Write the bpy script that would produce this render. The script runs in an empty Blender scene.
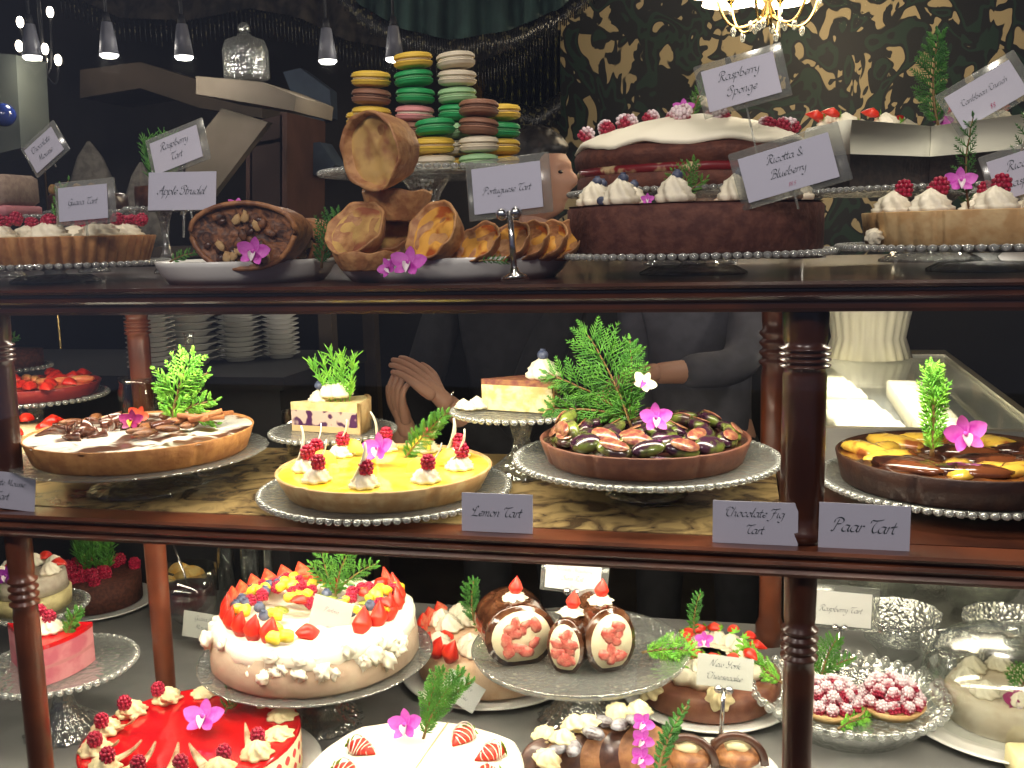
import bpy, math, random
from mathutils import Vector, Matrix, Euler, noise
random.seed(7)
WORLD, L_MID, L_BOT, L_TOP, L_FRONT = .15, 8, 9.5, 18, 18
PI = math.pi
sc = bpy.context.scene
COL = sc.collection
R_ = math.radians
U = random.uniform
# ------------------------------------------------------------------ camera
F_PX = 1000.0
CAM = Vector((0, 0, 1.45))
pitch, roll, yaw = R_(8.65), R_(1.34), R_(13.0)
FW = Vector((-math.sin(yaw)*math.cos(pitch), math.cos(yaw)*math.cos(pitch), -math.sin(pitch)))
_r0 = Vector((math.cos(yaw), math.sin(yaw), 0)); _u0 = _r0.cross(FW)
RT = (math.cos(roll)*_r0 - math.sin(roll)*_u0).normalized(); UP = RT.cross(FW)
cd = bpy.data.cameras.new('camera'); cam = bpy.data.objects.new('camera', cd); COL.objects.link(cam)
cd.sensor_width = 36; cd.lens = F_PX/1024*36; cd.clip_start = .05
cam.matrix_world = Matrix(((RT.x, UP.x, -FW.x, CAM.x), (RT.y, UP.y, -FW.y, CAM.y), (RT.z, UP.z, -FW.z, CAM.z), (0, 0, 0, 1)))
sc.camera = cam
def _ray(x, y): return FW + RT*((x-512)/F_PX) - UP*((y-384)/F_PX)
def onz(x, y, z):
    d = _ray(x, y); return CAM + d*((z-CAM.z)/d.z)
def ony(x, y, Y):
    d = _ray(x, y); return CAM + d*((Y-CAM.y)/d.y)
def msz(p, px): return px*((Vector(p)-CAM).dot(FW))/F_PX
# ------------------------------------------------------------------ materials
MT = {}
def mat(name, c, c2=None, s=60, rough=.5, bump=0, bs=200, spec=.5, metal=0, emit=0, lo=.4, hi=.6, dist=0, detail=3, sub=0, coat=0, tint=None):
    if name in MT: return MT[name]
    m = bpy.data.materials.new(name); m.use_nodes = True; nt = m.node_tree; b = nt.nodes['Principled BSDF']
    b.inputs['Base Color'].default_value = (*c, 1); b.inputs['Roughness'].default_value = rough
    b.inputs['Specular IOR Level'].default_value = spec; b.inputs['Metallic'].default_value = metal
    if coat: b.inputs['Coat Weight'].default_value = coat; b.inputs['Coat Roughness'].default_value = .08
    if sub:
        b.inputs['Subsurface Weight'].default_value = sub; b.inputs['Subsurface Scale'].default_value = .004
        b.inputs['Subsurface Radius'].default_value = (1, .5, .3)
    tc = nt.nodes.new('ShaderNodeTexCoord')
    if c2 is not None:
        n = nt.nodes.new('ShaderNodeTexNoise'); n.inputs['Scale'].default_value = s; n.inputs['Detail'].default_value = detail
        n.inputs['Distortion'].default_value = dist
        nt.links.new(tc.outputs['Object'], n.inputs['Vector'])
        r = nt.nodes.new('ShaderNodeValToRGB'); e = r.color_ramp.elements
        e[0].position = lo; e[1].position = hi; e[0].color = (*c, 1); e[1].color = (*c2, 1)
        nt.links.new(n.outputs['Fac'], r.inputs['Fac']); nt.links.new(r.outputs['Color'], b.inputs['Base Color'])
    if bump:
        n2 = nt.nodes.new('ShaderNodeTexNoise'); n2.inputs['Scale'].default_value = bs; n2.inputs['Detail'].default_value = 4
        nt.links.new(tc.outputs['Object'], n2.inputs['Vector'])
        bp = nt.nodes.new('ShaderNodeBump'); bp.inputs['Strength'].default_value = bump; bp.inputs['Distance'].default_value = .002
        nt.links.new(n2.outputs['Fac'], bp.inputs['Height']); nt.links.new(bp.outputs['Normal'], b.inputs['Normal'])
    if emit:
        b.inputs['Emission Color'].default_value = (*c, 1); b.inputs['Emission Strength'].default_value = emit
    MT[name] = m; return m
def glassmat(name, tint=(.93, .95, .94), base=.10, edge=.75, rough=.07, bump=.0, bs=150, diff=0):
    if name in MT: return MT[name]
    m = bpy.data.materials.new(name); m.use_nodes = True; nt = m.node_tree; nt.nodes.clear()
    o = nt.nodes.new('ShaderNodeOutputMaterial'); mx = nt.nodes.new('ShaderNodeMixShader')
    t = nt.nodes.new('ShaderNodeBsdfTransparent'); t.inputs['Color'].default_value = (*tint, 1)
    g = nt.nodes.new('ShaderNodeBsdfGlossy'); g.inputs['Roughness'].default_value = rough; g.inputs['Color'].default_value = (.95, .97, .95, 1)
    lw = nt.nodes.new('ShaderNodeLayerWeight'); lw.inputs['Blend'].default_value = .35
    mr = nt.nodes.new('ShaderNodeMapRange'); mr.inputs['To Min'].default_value = base; mr.inputs['To Max'].default_value = edge
    nt.links.new(lw.outputs['Facing'], mr.inputs['Value']); nt.links.new(mr.outputs['Result'], mx.inputs['Fac'])
    nt.links.new(t.outputs[0], mx.inputs[1]); nt.links.new(g.outputs[0], mx.inputs[2]); nt.links.new(mx.outputs[0], o.inputs['Surface'])
    if bump:
        tc = nt.nodes.new('ShaderNodeTexCoord'); n2 = nt.nodes.new('ShaderNodeTexVoronoi'); n2.inputs['Scale'].default_value = bs
        nt.links.new(tc.outputs['Object'], n2.inputs['Vector'])
        bp = nt.nodes.new('ShaderNodeBump'); bp.inputs['Strength'].default_value = bump; bp.inputs['Distance'].default_value = .003
        nt.links.new(n2.outputs['Distance'], bp.inputs['Height'])
        nt.links.new(bp.outputs['Normal'], g.inputs['Normal']); nt.links.new(bp.outputs['Normal'], lw.inputs['Normal'])
    if diff:
        df = nt.nodes.new('ShaderNodeBsdfDiffuse'); df.inputs['Color'].default_value = (.8, .82, .78, 1); m2 = nt.nodes.new('ShaderNodeMixShader'); m2.inputs['Fac'].default_value = diff
        nt.links.new(g.outputs[0], m2.inputs[1]); nt.links.new(df.outputs[0], m2.inputs[2]); nt.links.new(m2.outputs[0], mx.inputs[2])
    MT[name] = m; return m
def ramp_z(m, stops):
    """colour along the object's own z (a fruit's paler shoulder, a marbled side)"""
    nt = m.node_tree; b = nt.nodes['Principled BSDF']; tc = nt.nodes.new('ShaderNodeTexCoord')
    sp = nt.nodes.new('ShaderNodeSeparateXYZ'); nt.links.new(tc.outputs['Object'], sp.inputs[0])
    r = nt.nodes.new('ShaderNodeValToRGB'); e = r.color_ramp.elements
    z0, z1 = stops[0][0], stops[-1][0]
    mr = nt.nodes.new('ShaderNodeMapRange'); mr.inputs['From Min'].default_value = z0; mr.inputs['From Max'].default_value = z1
    nt.links.new(sp.outputs['Z'], mr.inputs['Value']); nt.links.new(mr.outputs['Result'], r.inputs['Fac'])
    e[0].position = 0; e[0].color = (*stops[0][1], 1); e[1].position = 1; e[1].color = (*stops[-1][1], 1)
    for z, c in stops[1:-1]:
        k = e.new((z-z0)/(z1-z0)); k.color = (*c, 1)
    nt.links.new(r.outputs['Color'], b.inputs['Base Color']); return m

cream = mat('whipped_cream', (.86, .8, .62), rough=.45, bump=.15, bs=250)
cream_y = mat('yellow_cream', (.85, .74, .42), rough=.45, bump=.15, bs=250)
white_icing = mat('white_icing', (.88, .84, .68), rough=.5, bump=.08, bs=120)
rasp = mat('raspberry_red', (.5, .012, .06), (.3, .006, .03), s=200, rough=.35)
straw = mat('strawberry_red', (.75, .05, .02), (.6, .02, .012), s=90, rough=.28, bump=.25, bs=500)
straw_in = mat('strawberry_flesh', (.8, .25, .14), (.75, .08, .04), s=120, rough=.35, lo=.42, hi=.56)
blue = mat('blueberry_skin', (.045, .06, .12), (.1, .12, .19), s=150, rough=.5)
green = mat('cedar_green', (.10, .30, .03), (.05, .2, .02), s=60, rough=.5)
green_b = mat('bright_green', (.27, .62, .06), (.14, .45, .04), s=60, rough=.5)
green_d = mat('deep_green', (.05, .2, .02), (.025, .12, .015), s=60, rough=.5)
stemw = mat('brown_twig', (.2, .12, .04), rough=.6)
orchid_p = mat('orchid_purple', (.5, .03, .42), (.62, .12, .55), s=80, rough=.5)
orchid_w = mat('orchid_throat', (.8, .7, .75), rough=.5)
paper = mat('card_paper', (.5, .5, .6), rough=.6)
ink = mat('card_ink', (.03, .045, .06), rough=.6)
inkr = mat('card_ink_red', (.45, .05, .15), rough=.6)
chrome = mat('chrome', (.75, .75, .75), metal=1, rough=.18)
steel = mat('brushed_steel', (.55, .53, .48), metal=1, rough=.3, bump=.1, bs=60)
sleeve = glassmat('clear_sleeve', tint=(.8, .81, .79), base=.16, edge=.5, rough=.2, diff=.5)
glass = glassmat('pressed_glass', base=.22, edge=.8, rough=.12, bump=.8, bs=110, diff=.16)
glass_c = glassmat('clear_glass', base=.05, edge=.7, rough=.05)
bead_g = glassmat('bead_glass', tint=(.75, .77, .75), base=.3, edge=.9, rough=.1, diff=.5)
china = mat('white_china', (.78, .78, .74), rough=.25)
wood = mat('dark_mahogany', (.035, .01, .006), (.065, .019, .009), s=12, rough=.28, bump=.05, bs=60, coat=.4)
wood_r = mat('red_mahogany', (.15, .042, .018), (.085, .024, .011), s=12, rough=.3, bump=.05, bs=60, coat=.3)
crust = mat('golden_crust', (.52, .25, .08), (.38, .16, .05), s=60, rough=.7, bump=.5, bs=160)
crust_p = mat('pale_crust', (.6, .42, .2), (.5, .3, .12), s=50, rough=.7, bump=.4, bs=160)
crust_d = mat('cocoa_crust', (.16, .055, .025), (.22, .09, .045), s=60, rough=.7, bump=.4, bs=160)
choc = mat('dark_chocolate', (.045, .016, .009), (.09, .035, .018), s=80, rough=.3, bump=.4, bs=90, coat=.3)
sponge = mat('cocoa_sponge', (.12, .035, .02), (.06, .018, .012), s=160, rough=.8, bump=.7, bs=220)
# ------------------------------------------------------------------ mesh kit
class MB:
    def __init__(s): s.v = []; s.f = []; s.m = []
    def add(s, vf, mi=0, M=None):
        vs, fs = vf; o = len(s.v)
        s.v += [tuple(M @ Vector(v)) for v in vs] if M is not None else [tuple(v) for v in vs]
        s.f += [tuple(i+o for i in f) for f in fs]; s.m += [mi]*len(fs); return s
    def mesh(s, name, mats, smooth=True):
        me = bpy.data.meshes.new(name); me.from_pydata(s.v, [], s.f)
        for m in (mats if isinstance(mats, (list, tuple)) else [mats]): me.materials.append(m)
        me.polygons.foreach_set('material_index', s.m)
        me.polygons.foreach_set('use_smooth', [smooth]*len(s.f)); me.update(); return me
def tr(loc=(0, 0, 0), rot=(0, 0, 0), sc=1):
    s = sc if isinstance(sc, (tuple, list)) else (sc,)*3
    return Matrix.LocRotScale(Vector(loc), Euler(rot), Vector(s))
def box(x0, x1, y0, y1, z0, z1):
    v = [(x, y, z) for x in (x0, x1) for y in (y0, y1) for z in (z0, z1)]
    return v, [(0, 1, 3, 2), (4, 6, 7, 5), (0, 4, 5, 1), (2, 3, 7, 6), (0, 2, 6, 4), (1, 5, 7, 3)]
def rbox(w, d, h, b):
    """box with chamfered edges, base centred at the origin"""
    v = []; f = []
    for z, k in ((0, b), (b, 0), (h-b, 0), (h, b)):
        x, y = w/2-k, d/2-k; c = b*.8
        v += [(-x+c, -y, z), (x-c, -y, z), (x, -y+c, z), (x, y-c, z), (x-c, y, z), (-x+c, y, z), (-x, y-c, z), (-x, -y+c, z)]
    for i in range(3):
        for j in range(8): f.append((i*8+j, i*8+(j+1) % 8, (i+1)*8+(j+1) % 8, (i+1)*8+j))
    f.append(tuple(range(7, -1, -1))); f.append(tuple(range(24, 32))); return v, f
def lathe(prof, n=48, rf=None, zf=None, a0=0, a1=2*PI):
    """profile of (r, z) turned about z; rf(theta, r, z) gives a radius, zf a height"""
    full = abs(a1-a0-2*PI) < 1e-6; m = n if full else n+1; v = []; f = []; k = len(prof)
    for i in range(m):
        t = a0+(a1-a0)*i/n
        for r, z in prof:
            rr = rf(t, r, z) if rf else r; zz = zf(t, r, z) if zf else z
            v.append((rr*math.cos(t), rr*math.sin(t), zz))
    for i in range(n):
        j = (i+1) % m
        for q in range(k-1): f.append((i*k+q, j*k+q, j*k+q+1, i*k+q+1))
    if not full:
        f.append(tuple(range(k-1, -1, -1))); f.append(tuple((m-1)*k+q for q in range(k)))
    return v, f
def tube(pts, rad, n=8, cap=True, flat=1):
    pts = [Vector(p) for p in pts]; rad = rad if isinstance(rad, (list, tuple)) else [rad]*len(pts); v = []; f = []
    up = Vector((0, 0, 1))
    d0 = (pts[-1]-pts[0]).normalized()
    if abs(d0.z) > .9: up = Vector((1, 0, 0))
    for i, p in enumerate(pts):
        d = (pts[min(i+1, len(pts)-1)]-pts[max(i-1, 0)]).normalized(); a = d.cross(up).normalized(); b = a.cross(d)
        for j in range(n):
            t = 2*PI*j/n; v.append(p+(a*math.cos(t)+b*math.sin(t)*flat)*rad[i])
    for i in range(len(pts)-1):
        for j in range(n): f.append((i*n+j, i*n+(j+1) % n, (i+1)*n+(j+1) % n, (i+1)*n+j))
    if cap: f.append(tuple(range(n-1, -1, -1))); f.append(tuple((len(pts)-1)*n+j for j in range(n)))
    return v, f
def ball(r=1, nu=12, nv=8, amp=0, fr=2, seed=0, s=(1, 1, 1)):
    v = [(0, 0, -r*s[2])]; f = []
    for i in range(1, nv):
        a = -PI/2+PI*i/nv
        for j in range(nu):
            t = 2*PI*j/nu; d = Vector((math.cos(a)*math.cos(t), math.cos(a)*math.sin(t), math.sin(a)))
            k = 1+(amp*noise.noise(d*fr+Vector((seed*7.3, seed, 0))) if amp else 0)
            v.append((d.x*r*k*s[0], d.y*r*k*s[1], d.z*r*k*s[2]))
    v.append((0, 0, r*s[2])); T = len(v)-1
    for j in range(nu):
        f.append((0, 1+(j+1) % nu, 1+j)); b = 1+(nv-2)*nu; f.append((T, b+j, b+(j+1) % nu))
        for i in range(nv-2): a = 1+i*nu; f.append((a+j, a+(j+1) % nu, a+nu+(j+1) % nu, a+nu+j))
    return v, f
def bez(p0, p1, p2, n=8):
    p0, p1, p2 = Vector(p0), Vector(p1), Vector(p2)
    return [p0*(1-t)**2+p1*2*t*(1-t)+p2*t*t for t in (i/n for i in range(n+1))]
def link(name, me, parent=None, loc=(0, 0, 0), rot=(0, 0, 0), s=1):
    o = bpy.data.objects.new(name, me); COL.objects.link(o)
    o.location = loc; o.rotation_euler = rot; o.scale = s if isinstance(s, (tuple, list)) else (s,)*3
    if parent: o.parent = parent
    return o
def part(name, mb, mats, parent, loc=(0, 0, 0), rot=(0, 0, 0), s=1, smooth=True):
    return link(name, mb.mesh(name, mats, smooth), parent, loc, rot, s)
GS = [1]   # size factor: the bottom shelf holds the largest cakes
def thing(name, label, cat, loc=(0, 0, 0), rz=0, group=None, rot=None):
    o = link(name, None, None, loc, rot or (0, 0, rz)); o['label'] = label; o['category'] = cat; o.empty_display_size = .02; o.scale = (GS[0],)*3
    if group: o['group'] = group
    return o
def solo(name, me, label, cat, loc=(0, 0, 0), rot=(0, 0, 0), s=1, group=None):
    o = link(name, me, None, loc, rot, s); o['label'] = label; o['category'] = cat
    if group: o['group'] = group
    return o
def struct(name, mb, mats, smooth=False):
    o = link(name, mb.mesh(name, mats, smooth)); o['kind'] = 'structure'; return o
def Bx(*a): return MB().add(box(*a))
# ------------------------------------------------------------------ food kit
def m_rasp(mt, name='raspberry'):
    b = MB(); rows = ((0.0, 1, .0105), (.0042, 6, .0094), (.0066, 9, .0058), (.0068, 10, .0015), (.0058, 8, -.0028))
    b.add(ball(.0066, 10, 7, s=(1, 1, 1.15)), 0, tr((0, 0, .001)))
    for i, (r, n, z) in enumerate(rows):
        for k in range(n):
            t = 2*PI*(k+.5*(i % 2))/n; b.add(ball(.0024, 6, 4), 0, tr((r*math.cos(t), r*math.sin(t), z-.001)))
    return b.mesh(name, mt)
def dusted(name, c, amount=.0):
    m = mat(name, c, rough=.5); nt = m.node_tree; bs = nt.nodes['Principled BSDF']
    tc = nt.nodes.new('ShaderNodeTexCoord'); sp = nt.nodes.new('ShaderNodeSeparateXYZ'); nt.links.new(tc.outputs['Object'], sp.inputs[0])
    n = nt.nodes.new('ShaderNodeTexNoise'); n.inputs['Scale'].default_value = 160; nt.links.new(tc.outputs['Object'], n.inputs['Vector'])
    zs = nt.nodes.new('ShaderNodeMath'); zs.operation = 'MULTIPLY'; zs.inputs[1].default_value = 75; nt.links.new(sp.outputs['Z'], zs.inputs[0])
    a = nt.nodes.new('ShaderNodeMath'); a.operation = 'MULTIPLY_ADD'; a.inputs[1].default_value = 1.1; nt.links.new(n.outputs['Fac'], a.inputs[0]); nt.links.new(zs.outputs[0], a.inputs[2])
    r = nt.nodes.new('ShaderNodeValToRGB'); e = r.color_ramp.elements; e[0].position = .45-amount; e[0].color = (*c, 1); e[1].position = .72-amount; e[1].color = (.8, .68, .72, 1)
    sub = nt.nodes.new('ShaderNodeMath'); sub.operation = 'MULTIPLY'; sub.inputs[1].default_value = .6; nt.links.new(a.outputs[0], sub.inputs[0])
    nt.links.new(sub.outputs[0], r.inputs['Fac']); nt.links.new(r.outputs['Color'], bs.inputs['Base Color']); return m
rasp_dust = dusted('sugar_dusted_raspberry', (.33, .01, .04), .05)
RASP = m_rasp(rasp); RASPD = m_rasp(rasp_dust)
def m_blue():
    b = MB(); b.add(ball(.0062, 12, 8, s=(1, 1, .88)))
    b.add(lathe([(.0014, .0042), (.0021, .0064), (.0027, .0062), (.0024, .0045)], 10, rf=lambda t, r, z: r*(1+.25*math.cos(5*t)))); return b.mesh('blueberry', blue)
BLUE = m_blue()
def m_straw(half=False, drizzle=False, leaf=True, name='strawberry', pale=False):
    """strawberry lying along +x from hull (0) to tip; half = cut flat below"""
    b = MB(); n = 16; L = .032; pr = []
    for i in range(11):
        u = i/10; r = .0125*(math.sin(PI*min(u*1.35+.12, 1)*.5)**.6 if u < .35 else 1)*(1-max(0, u-.3)**1.6*1.75); pr.append((max(r, .0006), u*L))
    vs, fs = lathe([(0.0005, 0)]+pr+[(0.0001, L)], n)
    vs = [(z, x, max(y, 0) if half else y) for x, y, z in vs]
    fs = [tuple(reversed(f)) for f in fs]
    b.add((vs, fs), 0)
    if half:
        ring = [(z, r) for r, z in pr]; c = [(x, r, -.0004) for x, r in ring]+[(x, -r, -.0004) for x, r in reversed(ring)]
        b.add((c, [tuple(range(len(c)))]), 1)
    if leaf:
        for k in range(7):
            t = 2*PI*k/7
            if half and math.sin(t) < -.1: continue
            d = Vector((0, math.cos(t), math.sin(t)))
            p = [Vector((-.001, 0, 0)), d*.006+Vector((-.002, 0, 0)), d*.012+Vector((.001, 0, 0))]
            q = d.cross(Vector((1, 0, 0)))*.0022
            b.add(([p[0]-q*.4, p[0]+q*.4, p[1]+q, p[2], p[1]-q], [(0, 1, 2, 3, 4)]), 2)
    if drizzle:
        for k in range(6):
            x = .006+k*.0038; r = .0132*(1-max(0, x/L-.3)**1.6*1.75)
            pts = [(x+.002*math.cos(a*2+k), r*math.cos(a), max(r*math.sin(a), 0)) for a in [PI*j/8 for j in range(9)]]
            b.add(tube(pts, .0007, 4), 3)
    return b.mesh(name, [straw, straw_in, green_b, white_icing])
STRAW = m_straw(); STRAWH = m_straw(True, False, True, 'strawberry_half'); STRAWD = m_straw(True, True, True, 'drizzled_strawberry')
STRAWF = m_straw(True, False, False, 'strawberry_half')
def swirl(R=.02, H=.02, tw=2.2, lob=7, amp=.14):
    pr = [(0.0002, 0), (R*.8, 0), (R, H*.14), (R*.97, H*.28), (R*.8, H*.36), (R*.84, H*.5), (R*.66, H*.6), (R*.64, H*.72), (R*.4, H*.82), (R*.22, H*.95), (0.0003, H*1.05)]
    return MB().add(lathe(pr, 42, rf=lambda t, r, z: r*(1+amp*math.cos(lob*t+tw*z/H*PI))))
SWIRL = swirl(.02, .024).mesh('cream_swirl', cream); SWIRLY = swirl(.02, .021).mesh('cream_swirl', cream_y)
def m_curl(c, name='chocolate_curl', L=.035, w=.005):
    b = MB(); v = []; f = []; n = 9
    for i in range(n+1):
        u = i/n; ww = w*(1-u**2)*.5+.0004; x = L*.35*math.sin(u*PI*.6); z = L*u
        v += [(x, -ww, z), (x, ww, z), (x+.0013, ww, z), (x+.0013, -ww, z)]
    for i in range(n):
        for j in range(4): f.append((i*4+j, i*4+(j+1) % 4, i*4+4+(j+1) % 4, i*4+4+j))
    f += [(3, 2, 1, 0), tuple(n*4+j for j in range(4))]
    return b.add((v, f)).mesh(name, c)
CURL = m_curl(white_icing); CURLT = m_curl(mat('marbled_chocolate', (.75, .6, .36), (.35, .2, .1), s=120, rough=.4), L=.03, w=.007)
def petal(L, w, bend=.3, cup=.2, n=6):
    v = []; f = []
    for i in range(n+1):
        u = i/n; ww = w*math.sin(PI*(.08+.9*u))**.7*.5
        for j in range(5):
            s = (j-2)/2; v.append((L*u*math.cos(bend*u), s*ww, L*u*math.sin(bend*u)+cup*ww*s*s))
    for i in range(n):
        for j in range(4): f.append((i*5+j, i*5+j+1, i*5+6+j, i*5+5+j))
    o = len(v); v += [(a, b, c-.0006) for a, b, c in v]; f += [tuple(reversed([q+o for q in g])) for g in f[:]]
    return v, f
def orchid(label, loc, s=1, rot=(R_(70), 0, 0), pm=None, throat=None):
    """flower facing +z in its own frame"""
    t = thing('orchid_flower', label, 'flower', loc, rot=rot); t.scale = (s*GS[0],)*3; pm = pm or orchid_p; gd = throat or orchid_w
    for k, (a, L, w) in enumerate(((90, .022, .013), (18, .024, .019), (162, .024, .019), (-50, .021, .012), (-130, .021, .012))):
        part('petal', MB().add(petal(L, w, .35 if k != 1 else .2), 0), pm, t, (0, 0, .001*k*.3), (0, 0, R_(a)))
    b = MB().add(petal(.013, .01, -.5, 1.2), 0, tr((0, 0, .004), (0, R_(-35), R_(-90)))).add(ball(.003, 8, 6, s=(1, 1, 1.3)), 1, tr((0, .001, .005)))
    part('lip', b, [gd, pm], t); return t
def twig(b, p, d, nrm, L, r, mi, steps=4, curl=.2):
    pts = []; q = Vector(p); dd = Vector(d).normalized()
    for i in range(steps+1):
        pts.append(q.copy()); q += dd*(L/steps); dd = (dd+Vector(nrm)*curl*U(-.4, .6)/steps+Vector((U(-.1, .1), U(-.1, .1), U(-.1, .1)))).normalized()
    b.add(tube(pts, [r*(.9+.35*(i % 2))*(1-.65*i/steps) for i in range(steps+1)], 5, flat=.6), mi); return pts
def frond_geo(b, L, W, n=11, sub=5, r=.0013, lean=.25, seed=0, ang=48):
    """flat cedar-like spray growing up +z, spread in x, in 3-D relief in y"""
    st = [Vector((lean*L*(i/n)**2, U(-.04, .04)*L*(i/n), L*i/n)) for i in range(n+1)]
    b.add(tube(st, [r*1.2*(1-.6*i/n) for i in range(n+1)], 5), 1)
    for i in range(1, n+1):
        u = i/n; bl = W*(math.sin(PI*(.12+.78*u))**.8)*U(.85, 1.1)*.6
        for sgn in ((-1, 1) if i < n else (-.25,)):
            a = R_(ang-12*u)*sgn; d = Vector((math.sin(a)+lean*u*.8, U(-.35, .35), math.cos(a))).normalized()
            pts = twig(b, st[i], d, (0, 0, 1), bl, r, 0, 4)
            for k in range(1, sub+1):
                w = k/(sub+1); p = pts[min(int(w*4), 3)].lerp(pts[min(int(w*4)+1, 4)], w*4 % 1)
                for s2 in (-1, 1):
                    a2 = R_(38)*s2; d2 = Matrix.Rotation(a2, 3, 'Y') @ d; d2.y += U(-.35, .35)
                    twig(b, p, d2, (0, 0, 1), bl*.42*(1.15-w)*U(.7, 1.1), r*.85, 0, 2)
def sprig(label, loc, L, W, tilt=0, n=11, sub=5, r=.0013, mt=None, rz=0, lx=0, lean=.25, extra=(), cat='herb sprig', name='cedar_sprig', ang=48):
    b = MB(); frond_geo(b, L, W, n, sub, r, lean, ang=ang)
    for (tl, L2, W2) in extra:
        c = MB(); frond_geo(c, L2, W2, max(5, n-3), sub, r, lean, ang=ang); M = tr((0, .003, L*.12), (0, R_(tl), 0))
        o = len(b.v); b.v += [tuple(M @ Vector(v)) for v in c.v]; b.f += [tuple(i+o for i in f) for f in c.f]; b.m += c.m
    return solo(name, b.mesh(name, [mt or green, stemw]), label, cat, loc, (R_(lx), tilt, rz), GS[0])
def grass(label, loc, L, W, tilt=0, n=60, mt=None, lx=0):
    """feathery upright tuft of fine needles on a few stems"""
    b = MB()
    for k in range(5):
        x = (k-2)/2*W*.25; st = [Vector((x*(1+1.2*u)+U(-.001, .001), U(-.1, .1)*W*u, L*u*(1-.08*abs(k-2)))) for u in (i/6 for i in range(7))]
        b.add(tube(st, .0009, 4), 0)
        for q in range(n//5*2):
            u = U(.1, 1); i = min(int(u*6), 5); p = st[i].lerp(st[i+1], u*6-i); a = U(-1, 1)
            d = Vector((math.sin(a), U(-.5, .5), math.cos(a))); b.add(tube([p, p+d*W*.26*U(.7, 1.2)], [.0014, .0005], 4), 0)
    return solo('herb_sprig', b.mesh('herb_sprig', [mt or green]), label, 'herb sprig', loc, (R_(lx), tilt, 0), GS[0])
def stand(label, loc, R, h, Rf=None, name='cake_stand', cat='cake stand', mt=None, beads=True, scal=0, lip=.006, group=None):
    """glass stand; loc = centre of the foot on the shelf, plate surface at z + h"""
    t = thing(name, label, cat, loc, group=group); mt = mt or glass; Rf = Rf or R*.38
    pr = [(.0005, h-.004), (R*.75, h-.005), (R*.97, h-.001), (R, h+lip), (R-.004, h+lip), (R*.93, h+.001), (.0005, h)]
    part('plate', MB().add(lathe(pr, 96, rf=lambda a, r, z: r*(1+(scal*abs(math.cos(a*14)) if r > R*.85 else 0)))), mt, t)
    if h > .02:
        pp = [(.0005, 0), (Rf, 0), (Rf, .003), (Rf*.8, .01), (Rf*.3, h*.35), (Rf*.22, h*.55), (Rf*.35, h*.8), (Rf*.6, h-.005)]
        part('pedestal', MB().add(lathe(pp, 64, rf=lambda a, r, z: r*(1+.04*math.cos(20*a)))), mt, t)
    if beads:
        b = MB(); n = int(2*PI*R/.0115)
        for k in range(n):
            a = 2*PI*k/n; b.add(ball(.0052, 8, 5, s=(1, 1, .8)), 0, tr(((R+.001)*math.cos(a), (R+.001)*math.sin(a), h+lip-.003)))
        part('beaded_rim', b, bead_g, t)
    return t
def dish(label, loc, R, h=.016, mt=None, name='plate', group=None, sy=1):
    pr = [(.0005, .002), (R*.6, .002), (R*.62, 0), (R*.66, 0), (R*.68, .003), (R*.93, h*.75), (R, h), (R-.002, h+.002), (R*.9, h*.8), (R*.68, .0075), (.0005, .0062)]
    return solo(name, MB().add(lathe(pr, 72)).mesh(name, mt or china), label, 'plate', loc, (0, 0, 0), (GS[0], GS[0]*sy, GS[0]), group)
def notch(cuts, w=.035, d=.02):
    def g(t, r, z):
        for c in cuts:
            if abs((t-c+PI) % (2*PI)-PI) < w: return r*(1-d)
        return r
    return g
def disc(R, z, amp=.002, fr=40, nr=16, n=72, seed=0, edge=0, dome=0):
    """uneven round top surface"""
    def zf(t, r, zz): return z+dome*(1-(r/R)**2)+amp*noise.noise(Vector((r*math.cos(t)*fr, r*math.sin(t)*fr, seed)))*(1 if r < R*.98 else .3)-(edge if r > R*.99 else 0)
    return lathe([(.0004+(R-.0004)*i/nr, z) for i in range(nr+1)], n, zf=zf)
def tart(t, R, h, cm, fm, fl=0, amp=.04, cuts=(), taper=.92, famp=.002, fdome=.001, rim=.005, ffr=40):
    g = notch(cuts)
    pr = [(.0005, 0), (R*taper*.98, 0), (R*taper, .002), (R*(taper+1)/2, h*.5), (R, h-.001), (R-.001, h), (R-rim, h), (R-rim-.001, h-.006), (.0005, h-.007)]
    part('crust', MB().add(lathe(pr, 416 if fl else 200, rf=lambda a, r, z: g(a, r*(1+(amp*(abs(math.sin(a*fl/2))-.6) if fl and r > R*.8 else 0)), z))), cm, t)
    part('filling', MB().add(disc(R-rim+.0005, h-.003, famp, ffr, seed=R*99, dome=fdome)), fm, t)
def ring(t, name, me, n, r, z, s=1, a0=0, a1=360, rot=(0, 0, 0), jit=.0, face=False):
    out = []
    for k in range(n):
        a = R_(a0+(a1-a0)*k/n); rz = a if face else U(0, 6)
        out.append(link(name, me, t, (r*math.cos(a)+U(-jit, jit), r*math.sin(a)+U(-jit, jit), z), (rot[0], rot[1], rot[2]+rz), s))
    return out
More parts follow.
